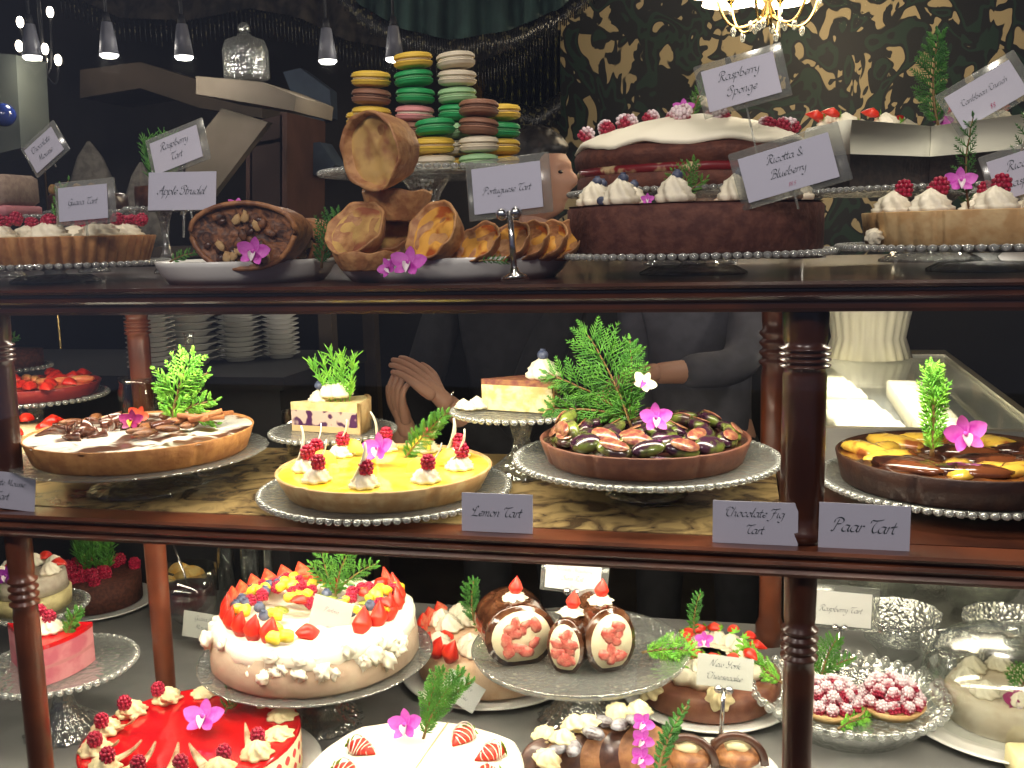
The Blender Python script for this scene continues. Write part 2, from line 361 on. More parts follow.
# ------------------------------------------------------------------ pen lettering
GL = {'a': (1.25, "1,.9 .5,1 .1,.6 .1,.2 .4,0 .8,.2 1.05,1;1.05,1 .95,.3 1.1,0 1.35,.2"), 'b': (1.15, "0,1 .3,1.8 .5,2 .35,1.3 .15,.3 .4,0 .8,.1 1,.5 .8,.9 .4,.8"),
'c': (1, ".95,.8 .6,1 .2,.7 .1,.3 .4,0 .9,.2"), 'd': (1.3, ".95,.85 .5,1 .1,.6 .1,.2 .4,0 .8,.25 1.05,1.1 1.2,2;1.1,1 .95,.2 1.15,0 1.35,.2"), 'e': (.95, ".1,.4 .6,.5 .85,.8 .6,1 .2,.7 .1,.3 .4,0 .9,.25"),
'g': (1.2, "1,.9 .5,1 .1,.6 .1,.2 .4,0 .8,.3 1,1;1,1 .85,-.4 .5,-1 0,-.8"), 'h': (1.15, "0,0 .15,1 .4,2;.1,.5 .5,.95 .85,.9 .8,.3 .95,0 1.15,.2"), 'i': (.5, "0,.8 .2,1 .1,.3 .25,0 .45,.2;.3,1.5 .38,1.58"),
'k': (1, "0,0 .15,1 .4,2;.1,.5 .6,.95 .7,.7 .3,.5 .6,.1 1,.1"), 'l': (.5, "0,.2 .3,1.2 .45,2 .2,1 .1,.2 .3,0 .5,.2"), 'm': (1.45, "0,.8 .2,1 .05,0;.1,.5 .5,1 .65,.8 .55,0;.6,.5 1,1 1.15,.8 1.05,.2 1.2,0 1.4,.2"),
'n': (1.05, "0,.8 .2,1 .05,0;.1,.5 .55,1 .75,.8 .65,.2 .8,0 1,.2"), 'o': (1.05, ".6,1 .2,.7 .1,.3 .4,0 .8,.3 .9,.7 .6,1 .9,.85 1.1,.9"), 'p': (1.1, "0,.8 .2,1.1 .05,0 -.15,-1;.1,.6 .5,1 .9,.8 .85,.3 .5,0 .15,.15"),
'r': (.7, "0,.8 .2,1 .05,0;.1,.5 .4,.95 .7,.9"), 's': (.75, ".7,.9 .4,1 .25,.75 .6,.4 .5,.05 .1,.1"), 't': (.6, ".3,1.7 .15,.6 .15,.15 .35,0 .6,.2;-.1,1.05 .6,1.1"), 'u': (1.1, "0,.8 .15,1 .1,.3 .3,0 .65,.2 .85,1;.85,1 .75,.2 .9,0 1.1,.2"),
'v': (.9, "0,.8 .2,1 .25,0 .8,.6 .7,1"), 'w': (1.3, "0,.8 .15,1 .1,.2 .4,0 .65,.4 .7,1;.65,.3 .95,0 1.3,.5 1.2,1"), 'y': (1.05, "0,.8 .15,1 .1,.4 .35,.1 .7,.4 .85,1;.85,1 .7,-.4 .3,-1 -.1,-.8"),
'T': (1.35, "0,1.5 .1,1.9 .6,1.85 1.3,1.95 1.7,2.1;.95,1.85 .6,1.2 .5,.5 .8,0 1.3,.2"), 'F': (1.4, "0,1.5 .1,1.9 .6,1.85 1.3,1.95 1.7,2.1;.95,1.85 .7,1 .5,0 .1,-.7 -.4,-.6;.4,1 1.1,1.1"), 'C': (1.4, "1.4,1.6 1.1,2 .6,1.7 .3,1 .4,.3 .9,0 1.4,.4;.4,1.5 0,1.3 .1,1.8 .7,2.1"),
'P': (1.45, ".7,1.8 .5,.9 .3,0 0,.1;.1,1.3 .2,1.9 .9,2.1 1.4,1.7 1.2,1.2 .6,1.1"), 'R': (1.6, ".7,1.8 .5,.9 .3,0 0,.1;.1,1.3 .2,1.9 .9,2.1 1.4,1.7 1.2,1.2 .7,1.1 1.1,.2 1.5,0 1.7,.2"), 'B': (1.45, ".7,1.8 .5,.9 .3,0 0,.1;.1,1.3 .2,1.9 .9,2.1 1.3,1.7 1.1,1.2 .7,1.1 1.3,.9 1.2,.2 .5,0"),
'S': (1.35, "1.3,1.7 1,2.1 .6,1.8 .7,1.3 1,.8 .8,.1 .2,0 -.1,.4;.4,1.5 0,1.3 .1,1.8 .7,2.1"), 'L': (1.5, "1.1,1.8 .8,2.1 .6,1.5 .5,.6 .1,0 .5,.1 1.3,0 1.6,.3;.6,1.2 .1,1.2 0,1.6"), 'A': (1.6, "-.1,.4 .2,0 .8,1 1.2,2.1 1.2,1 1.3,0 1.6,.2;.3,.9 1.4,.9"),
'G': (1.5, "1.4,1.6 1.1,2 .6,1.7 .3,1 .4,.3 .9,0 1.3,.3 1.4,.9;1.4,.9 .9,.9;1.4,.9 1.3,-.5 .6,-.8"), 'M': (1.9, "0,.1 .3,.8 .5,2 .8,.3 1.4,2 1.4,.3 1.8,.1"), 'N': (1.7, "0,.1 .3,.8 .5,2 1,.1 1.4,2 1.7,2.1"), 'Y': (1.5, ".1,1.7 .4,2 .5,1.2 1,1 1.4,2;1.4,2 1.1,.8 .7,0 .1,.1"),
'&': (1.5, "1.4,.9 1,.2 .5,0 .1,.4 .9,1.3 .7,1.9 .3,1.5 .7,.7 1.3,0"), '$': (.9, ".8,1.5 .4,1.7 .2,1.3 .7,.8 .5,.3 .1,.4;.5,1.9 .4,0"), '8': (.9, ".5,.9 .2,1.3 .5,1.7 .8,1.3 .3,.6 .4,.1 .8,.4 .5,.9"), '5': (.9, ".9,1.7 .4,1.7 .3,1.1 .8,.9 .7,.2 .1,.1"), '.': (.4, ".1,0 .2,.1"), ' ': (.7, "")}
def pen(b, text, cx, cy, size, mi=0, y=0, maxw=None):
    wd = sum(GL[c][0] for c in text)
    if maxw and wd*size > maxw: size = maxw/wd
    x0 = cx-wd*size/2-size*.2
    nib = Vector((.5, .42))*size*.36
    for c in text:
        w, s = GL[c]
        for st in s.split(';'):
            if not st: continue
            p = [Vector([float(q) for q in k.split(',')]) for k in st.split()]
            P = []
            for i in range(len(p)-1):
                a, q0, q1, z = p[max(i-1, 0)], p[i], p[i+1], p[min(i+2, len(p)-1)]
                for k in range(4):
                    u = k/4; P.append(.5*((2*q0)+(q1-a)*u+(2*a-5*q0+4*q1-z)*u*u+(3*q0-a-3*q1+z)*u**3))
            P.append(p[-1]); v = []; f = []
            for q in P:
                X = x0+(q.x+q.y*.3)*size; Z = cy+q.y*size
                v += [(X-nib.x*.5, y, Z-nib.y*.5), (X+nib.x*.5, y, Z+nib.y*.5)]
            for i in range(len(P)-1): f.append((2*i, 2*i+1, 2*i+3, 2*i+2))
            b.add((v, f), mi)
        x0 += w*size
def card(label, loc, w, h, lines, tilt=0, rz=0, lx=-8, sl=False, pole=0, price=None, size=None, group=None, mt=None, fork=0, yaw_=None):
    """card standing upright facing -y; loc = centre of the card"""
    t = thing('name_card', label, 'card', loc, rot=(R_(lx), tilt, rz)); t.scale = (1, 1, 1)
    part('paper_card', MB().add(rbox(w, .0008, h, .0002), 0, tr((0, 0, -h/2))), mt or paper, t, smooth=False)
    b = MB(); n = len(lines); ls = h/(n+(1.0 if price else .55)); size = size or ls*.27
    for i, s in enumerate(lines): pen(b, s, 0, h/2-ls*(i+.75)-size*.6, size, 0, -.0011, w*.7)
    pc = t.children[0]; part('lettering', b, ink, pc, smooth=False)
    if price: part('price', (lambda q: (pen(q, price, 0, -h/2+h*.1, size*.55, 0, -.0011), q)[1])(MB()), inkr, pc, smooth=False)
    if sl: part('clear_sleeve', MB().add(rbox(w*1.22, .003, h*1.3, .0012), 0, tr((w*.02, .003, -h*.62))), sleeve, t)
    if pole:
        p = MB().add(tube([(0, .004, -h*.45), (0, .005, -h*.5-pole)], .0035, 10)); part('pole', p, chrome, t)
        part('clip', MB().add(ball(.007, 10, 8), 0, tr((-.008, 0, -h*.55))).add(ball(.007, 10, 8), 0, tr((.008, 0, -h*.55))), chrome, t)
        part('base', MB().add(lathe([(.0005, 0), (.016, 0), (.015, .003), (.006, .008), (.004, .014), (.0005, .015)], 24)), chrome, t, (0, .005, -h*.5-pole-.012))
    if fork: part('pick', MB().add(tube([(0, .006, -h*.3), (0, .006, -h*.5-fork)], .0015, 6)), sleeve, t)
    return t
# ------------------------------------------------------------------ setting
ZT, ZM, ZB = 1.393, 1.106, .64
ZP = ZT+.027
FY = 1.08
def at(x, Y, z, y=240):
    p = ony(x, y, Y); return Vector((p.x, Y, z))
floor_m = mat('floor_tile', (.03, .025, .02), (.045, .04, .035), s=4, rough=.4)
dark = mat('dark_paint', (.008, .008, .009), rough=.7)
dark_br = mat('dark_brown_paint', (.03, .02, .013), (.05, .035, .022), s=6, rough=.7)
struct('floor', Bx(-6, 4, -7, 4.3, -.1, 0), floor_m)
struct('ceiling', Bx(-4.2, 2.6, -.2, 4.4, 2.9, 3.0), dark_br)
struct('wall_left', Bx(-4.3, -4.2, -.2, 4.3, 0, 2.9), dark_br)
struct('wall_right', Bx(2.6, 2.7, -.2, 4.3, 0, 2.9), dark)
# wallpaper: black and bottle-green ground with pale gold scrolls
wp = mat('damask_wallpaper', (.004, .012, .008), rough=.6); nt = wp.node_tree; bs = nt.nodes['Principled BSDF']
tc = nt.nodes.new('ShaderNodeTexCoord'); mp = nt.nodes.new('ShaderNodeMapping'); mp.inputs['Scale'].default_value = (1, 1, .75)
nt.links.new(tc.outputs['Object'], mp.inputs[0])
n1 = nt.nodes.new('ShaderNodeTexNoise'); n1.inputs['Scale'].default_value = 7.2; n1.inputs['Detail'].default_value = .6; n1.inputs['Distortion'].default_value = 1.9; nt.links.new(mp.outputs[0], n1.inputs['Vector'])
n2 = nt.nodes.new('ShaderNodeTexNoise'); n2.inputs['Scale'].default_value = 9; n2.inputs['Detail'].default_value = 1.5; n2.inputs['Distortion'].default_value = 1.6; nt.links.new(mp.outputs[0], n2.inputs['Vector'])
def band(src, a, b, w=.012):
    r = nt.nodes.new('ShaderNodeValToRGB'); e = r.color_ramp.elements; e[0].position = a-w; e[0].color = (0, 0, 0, 1); e[1].position = a; e[1].color = (1, 1, 1, 1)
    k = e.new(b); k.color = (1, 1, 1, 1); k = e.new(b+w); k.color = (0, 0, 0, 1); nt.links.new(src, r.inputs[0]); return r.outputs[0]
g1 = band(n1.outputs['Fac'], .545, .98); g2 = band(n2.outputs['Fac'], .485, .98)
mul = nt.nodes.new('ShaderNodeMath'); mul.operation = 'MULTIPLY'; nt.links.new(g1, mul.inputs[0]); nt.links.new(g2, mul.inputs[1])
g3 = band(n1.outputs['Fac'], .38, .46)
c1 = nt.nodes.new('ShaderNodeMixRGB'); c1.inputs[1].default_value = (.003, .004, .003, 1); c1.inputs[2].default_value = (.006, .028, .014, 1); nt.links.new(g3, c1.inputs[0])
c2 = nt.nodes.new('ShaderNodeMixRGB'); c2.inputs[2].default_value = (.46, .36, .19, 1); nt.links.new(mul.outputs[0], c2.inputs[0]); nt.links.new(c1.outputs[0], c2.inputs[1]); nt.links.new(c2.outputs[0], bs.inputs['Base Color'])
xw = ony(530, 100, 4.3).x; struct('wall_back', Bx(xw, 2.7, 4.3, 4.4, 1.25, 2.9), wp); struct('wall_back_left', Bx(-4.3, xw, 4.3, 4.4, 1.25, 2.9), mat('dim_brown_wall', (.035, .028, .02), (.018, .014, .01), s=3, rough=.8))
struct('trim_1', Bx(-4.2, 2.6, 4.27, 4.3, 0, 1.25), dark)
pane = glassmat('shop_window_glass', tint=(.98, .98, .98), base=.02, edge=.35, rough=.02)
struct('window_1', Bx(-1.9, 1.2, 1.03, 1.034, .58, 2.3), pane)
# ------------------------------------------------------------------ display case
granite = mat('granite', (.42, .3, .13), (.1, .065, .035), s=20, rough=.22, lo=.42, hi=.62, dist=1.5, detail=6)
case = thing('display_case', 'dark mahogany pastry display case with moulded rails and turned posts', 'display case', (-.435, 1.36, 0))
def cp(name, mb, m, smooth=False):
    o = part(name, mb, m, case, smooth=smooth); o.matrix_parent_inverse = Matrix.Translation(-case.location); return o
def rail(z0, z1, d0=FY, x0=-1.5, x1=.8):
    h = z1-z0; pr = [(0, 0), (-.004, .0), (-.006, h*.12), (-.003, h*.24), (-.003, h*.3), (-.009, h*.42), (-.012, h*.5), (-.009, h*.6), (-.004, h*.66), (-.004, h*.74), (-.012, h*.8), (-.014, h*.9), (-.011, h), (.03, h), (.03, 0)]
    n = len(pr); v = [(x, d0+y+.003, z0+z) for x in (x0, x1) for y, z in pr]
    return MB().add((v, [(i, (i+1) % n, n+(i+1) % n, n+i) for i in range(n)]+[tuple(range(n-1, -1, -1)), tuple(range(n, 2*n))]))
cp('top_rail', rail(1.361, ZT), wood); cp('middle_rail', rail(1.073, 1.105), wood_r)
cp('top_board', Bx(-1.5, .8, 1.1131, 1.97, 1.372, ZT), wood)
cp('middle_board', Bx(-1.5, .8, 1.1131, 1.5, 1.075, 1.086), wood)
cp('right_middle_board', Bx(.052, .8, 1.1131, 1.5, 1.0861, ZM), wood)
base_m = mat('grey_shelf', (.2, .2, .19), (.15, .15, .145), s=9, rough=.35)
cp('bottom_board', Bx(-1.8, 1.1, 1.04, 2.02, ZB-.02, ZB), base_m)
cp('base_cabinet', Bx(-1.8, 1.1, 1.09, 2.0, 0, ZB-.02), wood)
def post(x, y, z0, z1, r0, r1, m, rings=True):
    L = z1-z0; pr = [(.0005, 0), (r0*1.15, 0), (r0*1.15, L*.05), (r0*.9, L*.07), (r1, L*.12), (r0, L*.72)]
    for k in range(4): z = L*(.75+.025*k); pr += [(r0*.92, z), (r0*1.17, z+L*.008), (r0*1.17, z+L*.014), (r0*.92, z+L*.02)]
    pr += [(r0, L*.87), (r0*1.05, L*.99), (r0*1.05, L), (.0005, L)]
    o = cp('post', MB().add(lathe(pr, 40), 0, tr((x, y, z0))), m, True)
post(.068, 1.116, ZM, 1.361, .0235, .0235, wood); post(.068, 1.112, ZB, 1.073, .0175, .0145, wood)
post(-.945, 1.116, ZM, 1.361, .0175, .016, wood); post(-.94, 1.112, ZB, 1.073, .0165, .0165, wood_r)
post(-.966, 1.46, ZM, 1.361, .018, .016, wood_r); post(-.966, 1.46, ZB, 1.073, .018, .0165, wood_r)
post(.062, 1.93, ZB, 1.372, .024, .021, wood_r)
solo('granite_slab', MB().add(box(-1.48, .05, 1.114, 1.49, 1.0865, ZM)).mesh('granite_slab', granite, False), 'polished brown and gold granite slab on the middle shelf', 'slab')
# ------------------------------------------------------------------ top shelf, left
p = at(52, 1.275, ZT); stand('low clear beaded plate under the fluted tart at the left end of the top shelf', p, .156, .026, name='glass_plate', cat='plate', lip=.003)
t = thing('fluted_tart', 'tall fluted golden tart with cocoa edge, piped cream and raspberries, far left of top shelf', 'tart', (p.x, p.y, ZP))
tart(t, .14, .038, crust, mat('vanilla_custard', (.62, .45, .22), rough=.5), fl=52, amp=.045, cuts=[R_(-98), R_(-60), R_(-150), R_(60)])
for k in range(9):
    a = R_(-175+k*40); link('cream_swirl', SWIRL, t, (.1*math.cos(a), .1*math.sin(a), .034), (0, 0, k), (1.5, 1.3, 1.0))
    for q in range(2): link('raspberry', RASP, t, (.1*math.cos(a)+.018*q+.004, .1*math.sin(a)+.012*q, .06+.001*q), (U(0, 3), U(0, 3), k), 1.05)
# strudels
def platter(label, x, Y, R, sy=.62):
    h = .028; pr = [(.0005, .002), (R*.8, .002), (R*.82, 0), (R*.86, 0), (R*.93, .01), (R*.985, h-.006), (R, h), (R*.985, h+.001), (R*.95, .016), (R*.84, .009), (.0005, .008)]
    return solo('white_platter', MB().add(lathe(pr, 90)).mesh('white_platter', china), label, 'platter', at(x, Y, ZT), (0, 0, 0), (1, sy, 1))
platter('white oval platter under the strudels', 246, 1.24, .118, 1)
pastry = mat('baked_pastry', (.42, .19, .07), (.2, .075, .03), s=45, rough=.45, bump=.8, bs=90, dist=1)
apple_fill = mat('apple_filling', (.28, .11, .04), (.05, .02, .012), s=70, rough=.5, bump=1, bs=130, lo=.38, hi=.62, dist=1.5)
def strudel(label, loc, W, H, L, rz):
    t = thing('apple_strudel', label, 'strudel', loc, rz); v = []; f = []; n = 28; m = 9
    def sec(a, k=1): return (W/2*k*math.cos(a)*(1+.06*math.sin(3*a)), H/2+H/2*k*(math.sin(a) if math.sin(a) > 0 else math.sin(a)*.98)*(1+.05*math.cos(2*a)))
    for i in range(m+1):
        y = L*i/m; kk = 1-.3*(i/m)**4
        for j in range(n): a = 2*PI*j/n; x, z = sec(a, kk*(1+.05*noise.noise(Vector((math.cos(a)*2, math.sin(a)*2, i*.8))))); v.append((x, y, z))
    for i in range(m):
        for j in range(n): f.append((i*n+j, i*n+(j+1) % n, i*n+n+(j+1) % n, i*n+n+j))
    f.append(tuple(m*n+j for j in range(n))); part('pastry_shell', MB().add((v, f)), pastry, t)
    c = [(0, .004, H/2)]; g = []
    for q in range(1, 7):
        for j in range(n):
            a = 2*PI*j/n; x, z = sec(a, q/6*.96); c.append((x, .004+.004*noise.noise(Vector((x*150, z*150, 1)))-.002*(q == 6), z))
    for j in range(n):
        g.append((0, 1+(j+1) % n, 1+j))
        for q in range(5): o = 1+q*n; g.append((o+j, o+(j+1) % n, o+n+(j+1) % n, o+n+j))
    part('filling', MB().add((c, g)), apple_fill, t)
    sp = [(W*.36*(1-i/46)*math.cos(i*.42+.6), -.0005, H/2+H*.36*(1-i/46)*math.sin(i*.42+.6)) for i in range(24)]
    for k in range(26):
        a, r = U(0, 2*PI), math.sqrt(U(0, .75)); x, z = W/2*.9*r*math.cos(a), H/2+H*.45*r*math.sin(a)
        part('apple_chunk' if k % 3 else 'raisin', MB().add(ball(.006 if k % 3 else .0045, 8, 6, .4, 3, k, (1.4, .5, .9)), 0, tr((x, .001, z), (0, U(0, 3), 0))), crust_p if k % 3 == 1 else apple_fill if k % 3 else choc, t)
    rim = [(sec(2*PI*j/30)[0]*.98, 0, sec(2*PI*j/30)[1]*.99+.0005) for j in range(31)]
    part('crisp_edge', MB().add(tube(rim, .0035, 6)), pastry, t); return t
strudel('large apple strudel with its cut end facing out, front of the left platter', at(243, 1.135, ZP-.011), .136, .086, .1, R_(4))
strudel('smaller apple strudel lying behind the large one, pale golden crust', at(290, 1.24, ZP-.013), .09, .07, .08, R_(-20))
orchid('magenta orchid leaning on the front strudel', at(253, 1.118, ZP+.012), .9, (R_(75), R_(10), R_(10)))
orchid('magenta orchid on top of the front strudel', at(240, 1.19, ZP+.07), .6, (R_(40), R_(10), R_(30)))
sprig('dark green herb sprig between strudel and custard tarts', at(320, 1.19, ZP-.01), .07, .05, R_(6), 10, 5, .0016, green_d)
sprig('small flat herb sprig lying at the left rim of strudel platter', at(168, 1.15, ZP+.002), .04, .02, R_(60), 7, 3, .0012, green)
# custard tarts
pp = at(452, 1.235, ZT); platter('white oval platter under the custard tarts', 452, 1.235, .152, .8)
cust = mat('baked_custard', (.8, .42, .08), (.38, .09, .02), s=38, rough=.18, lo=.47, hi=.62, coat=.5, dist=.5)
cust_p = mat('pale_baked_custard', (.68, .44, .15), (.34, .12, .06), s=24, rough=.2, lo=.46, hi=.62, coat=.6)
flaky = mat('flaky_pastry', (.58, .31, .12), (.38, .16, .06), s=70, rough=.55, bump=.9, bs=120)
def custard_tart(label, loc, rot=(0, 0, 0), R=.041, H=.03, cm=None, group='custard tarts'):
    t = thing('custard_tart', label, 'tart', loc, rot=rot, group=None)
    pr = [(.0005, 0), (R*.72, 0), (R*.76, .002), (R*.9, H*.5), (R, H*.95), (R*.985, H*1.03), (R*.9, H*.95), (R*.84, H*.72), (.0005, H*.7)]
    wob = lambda a, r, z: r*(1+.02*math.sin(5*a+loc[0]*90)+.012*math.sin(13*a+z*500))
    part('pastry_case', MB().add(lathe(pr, 60, rf=wob, zf=lambda a, r, z: z+(.0015*math.sin(7*a) if z > H*.8 else 0))), flaky, t)
    part('custard', MB().add(disc(R*.9, H*.78, .004, 60, 8, 40, seed=loc[0]*50, dome=-.002)), cm or cust, t); return t
Z0 = ZP-.012
custard_tart('pale custard tart standing on its side at the top of the pile', at(402, 1.165, ZP+.131), (R_(96), 0, R_(-24)), .046, .05, cust_p)
custard_tart('custard tart lying flat right under the topmost one', at(398, 1.185, ZP+.046), (0, R_(2), .3), .043, .036)
custard_tart('speckled custard tart tilted up at the left of the pile', at(364, 1.15, ZP+.025), (R_(52), 0, R_(-14)), .04, .024, cust_p)
custard_tart('custard tart leaning behind the speckled one', at(385, 1.2, ZP+.012), (R_(40), 0, R_(12)), .036, .03, cust_p)
custard_tart('glossy orange custard tart leaning to the right on the pile', at(446, 1.145, ZP+.022), (R_(62), 0, R_(-28)), .038, .028)
custard_tart('custard tart lying flat at the bottom left of the pile', at(366, 1.145, Z0), (0, 0, 0), .041, .022)
custard_tart('custard tart lying flat low beside the orchid', at(440, 1.17, Z0), (0, 0, 2), .036, .02)
for i, (x, Y, l) in enumerate(((484, 1.15, 'first of the leaning row of custard tarts, just left of the chrome card stand'), (514, 1.165, 'second of the leaning row of custard tarts, behind the chrome card stand'), (533, 1.18, 'third of the leaning row of custard tarts, right of the card stand'), (551, 1.195, 'fourth of the leaning row of custard tarts'), (568, 1.21, 'last of the leaning row of custard tarts, next to the blueberry cake'))):
    custard_tart(l, at(x, Y, Z0+.022), (R_(48), R_(12), R_(-38)), .03, .016)
orchid('magenta orchid under the custard tarts at the platter rim', at(408, 1.09, ZP-.004), .95, (R_(62), R_(5), 0))
orchid('small magenta orchid left of the one under the custard tarts', at(388, 1.095, ZP-.008), .6, (R_(72), R_(-30), R_(-10)))
sprig('thin herb sprig lying on the rim of the custard tart platter', at(478, 1.105, ZP-.002), .035, .014, R_(80), 7, 3, .001, green_d)
# macarons
mc = {'y': mat('macaron_yellow', (.82, .55, .06), rough=.55, bump=.1), 'g': mat('macaron_green', (.02, .36, .1), rough=.5, bump=.1), 'l': mat('macaron_pistachio', (.35, .6, .3), rough=.55, bump=.1), 'w': mat('macaron_cream', (.72, .64, .48), rough=.55, bump=.1), 'p': mat('macaron_pink', (.75, .3, .3), rough=.55, bump=.1), 'b': mat('macaron_brown', (.3, .14, .08), rough=.55, bump=.1)}
fl = {'y': mat('filling_yellow', (.75, .6, .3), rough=.5), 'g': mat('filling_green', (.15, .5, .2), rough=.5), 'w': cream, 'p': cream, 'b': mat('filling_brown', (.2, .1, .06), rough=.5), 'l': mat('filling_pistachio', (.45, .62, .35), rough=.5)}
sh_me = {}; fi_me = {}
for k in mc:
    pr = [(.0005, .0), (.0185, .0), (.0205, .0008), (.0208, .0026), (.0196, .0032), (.0204, .0048), (.018, .0075), (.011, .0096), (.0005, .0102)]
    sh_me[k] = MB().add(lathe(pr, 36, rf=lambda a, r, z: r*(1+(.012*math.sin(23*a) if z < .003 else 0)))).mesh('shell', mc[k])
    fi_me[k] = MB().add(lathe([(.0005, 0), (.0185, 0), (.019, .0017), (.0185, .0035), (.0005, .0035)], 30)).mesh('filling', fl[k])
mp_ = at(428, 1.42, ZT)
stand('glass cake stand under the macaron tower', mp_, .15, .142, scal=.02)
names = {'y': 'yellow', 'g': 'bright green', 'l': 'pale pistachio green', 'w': 'cream', 'p': 'pink', 'b': 'brown'}
cols = [(-.102, .032, 'yypy', 'far left'), (-.072, -.02, 'yblyby', 'left'), (-.012, -.003, 'wybpggy', 'tall middle'), (.046, .018, 'ywlglww', 'right of the tall middle'), (.03, -.046, 'wyg', 'front'), (.088, -.028, 'lwbb', 'right front'), (.106, .034, 'yygy', 'far right'), (-.03, .05, 'yyby', 'hidden back left'), (.02, .055, 'ylgwy', 'hidden back right')]
cnt = ['lowest', 'second', 'third', 'fourth', 'fifth', 'sixth', 'seventh', 'topmost']
for dx, dy, s, nm in cols[:7]:
    for i, k in enumerate(s):
        q = cnt[i] if i < len(s)-1 else 'topmost'
        m = thing('macaron', '%s macaron, %s of the %s macaron column' % (names[k], q, nm), 'macaron', (mp_.x+dx+U(-.0015, .0015), mp_.y+dy, ZT+.1425+i*.0246), U(0, 3), 'macarons in the tower', None)
        m.rotation_euler = (R_(U(-4, 4)), R_(U(-5, 5)), U(0, 3)); m.scale = (1.36, 1.36, 1.0)
        link('shell', sh_me[k], m, (0, 0, .0135)); link('filling', fi_me['w' if k in 'p' else k], m, (0, 0, .0102)); link('shell', sh_me[k], m, (0, 0, .0105), (PI, 0, 0))
# ricotta and blueberry cake
p = at(693, 1.27, ZT); stand('low clear beaded plate under the ricotta blueberry cake', p, .168, .026, name='glass_plate', cat='plate', lip=.003)
t = thing('ricotta_cake', 'dark brown ricotta cake topped with cream swirls and blueberries', 'cake', (p.x, p.y, ZP))
rc = mat('dark_cake_side', (.07, .018, .012), (.12, .04, .025), s=70, rough=.8, bump=.9, bs=140)
part('cake_body', MB().add(lathe([(.0005, 0), (.152, 0), (.155, .004), (.155, .054), (.15, .058), (.0005, .058)], 120, rf=notch([R_(-150), R_(-110), R_(-70), R_(-30)], .02, .012))), rc, t)
part('cake_top', MB().add(disc(.1535, .058, .003, 40)), mat('brown_cake_top', (.2, .07, .03), (.09, .03, .015), s=50, rough=.8, bump=.6), t)
for k in range(11):
    a = R_(-163+k*33); link('cream_swirl', SWIRL, t, (.122*math.cos(a), .122*math.sin(a), .057), (0, 0, k), (1.05, 1.05, 1.35))
    link('blueberry', BLUE, t, (.122*math.cos(a)+.003, .122*math.sin(a), .088), (0, 0, k), 1.05)
link('blueberry', BLUE, t, (-.1, -.1, .063), (1, 0, 0), .9)
sprig('small green sprig poking up behind the ricotta cake cream', (p.x-.01, p.y-.04, ZP+.058), .048, .04, 0, 8, 4, .0013, green, extra=((-35, .035, .025), (35, .035, .025)))
orchid('tiny magenta orchid bud on the ricotta cake', (p.x-.045, p.y-.12, ZP+.062), .35)
# right tart
p = at(985, 1.255, ZT); stand('low clear beaded plate under the raspberry cream tart, right end of top shelf', p, .16, .03, name='glass_plate', cat='plate', lip=.003)
t = thing('cream_tart', 'straight sided golden tart with cream swirls and raspberries, right end of top shelf', 'tart', (p.x, p.y, ZT+.031))
tart(t, .135, .038, crust_p, mat('brown_fill', (.3, .13, .06), rough=.6), fl=40, amp=.012, cuts=[R_(-160), R_(-122), R_(-80)], taper=.96)
for k in range(9):
    a = R_(-170+k*36); link('cream_swirl', SWIRL, t, (.105*math.cos(a), .105*math.sin(a), .034), (0, 0, k), (1.15, 1.15, 1.15))
    if k != 3: link('raspberry', RASP, t, (.1*math.cos(a)+.006, .1*math.sin(a), .062), (0, 0, k), 1.15)
link('cream_swirl', SWIRL, t, (-.128, -.055, .01), (R_(60), 0, 0), .5)
orchid('magenta orchid between raspberries on the right hand tart', (p.x-.035, p.y-.03, ZT+.1), .8, (R_(60), 0, 0))
sprig('dark leafy sprig behind the right hand tart', (p.x-.02, p.y-.01, ZT+.069), .1, .035, R_(-14), 10, 4, .0013, green_d)
# raspberry sponge
p = at(690, 1.61, ZT); hs = ony(690, 192, 1.61).z-ZT; stand('tall glass cake stand under the raspberry sponge', p, .187, hs-.001, .07, lip=.004)
t = thing('raspberry_sponge', 'tall chocolate sponge cake with domed white cream and dusted raspberries', 'cake', (p.x, p.y, ZT+hs))
R = .176
pr = [(.0005, 0), (R*.98, 0), (R, .004), (R*1.0, .022), (R*.97, .026), (R*.97, .034), (R*1.01, .038), (R*1.02, .052), (R*1.0, .062), (R*.94, .07), (.0005, .07)]
part('sponge_layers', MB().add(lathe(pr, 120, rf=lambda a, r, z: r*(1+.008*noise.noise(Vector((4*a, z*60, 0))))) ), mat('brown_sponge', (.13, .04, .022), (.08, .022, .013), s=60, rough=.8, bump=.8, bs=160), t)
part('jam_filling', MB().add(lathe([(R*.9, .022), (R*.99, .024), (R*1.0, .03), (R*.985, .036), (R*.9, .038)], 120, rf=lambda a, r, z: r*(1+.012*noise.noise(Vector((14*a, z*90, 0))))) ), mat('jam_and_cream', (.2, .01, .015), (.7, .55, .3), s=26, rough=.4, lo=.52, hi=.6), t)
cz = lambda a, r, z: z+.004*noise.noise(Vector((r*math.cos(a)*30, r*math.sin(a)*30, 3)))+(.004*math.sin(9*a) if r > R*.85 else 0)
part('cream_top', MB().add(lathe([(.0005, .112), (R*.3, .11), (R*.6, .1), (R*.85, .086), (R*1.0, .07), (R*1.02, .063), (R*.97, .061), (R*.8, .066)][::-1], 90, zf=cz)), white_icing, t)
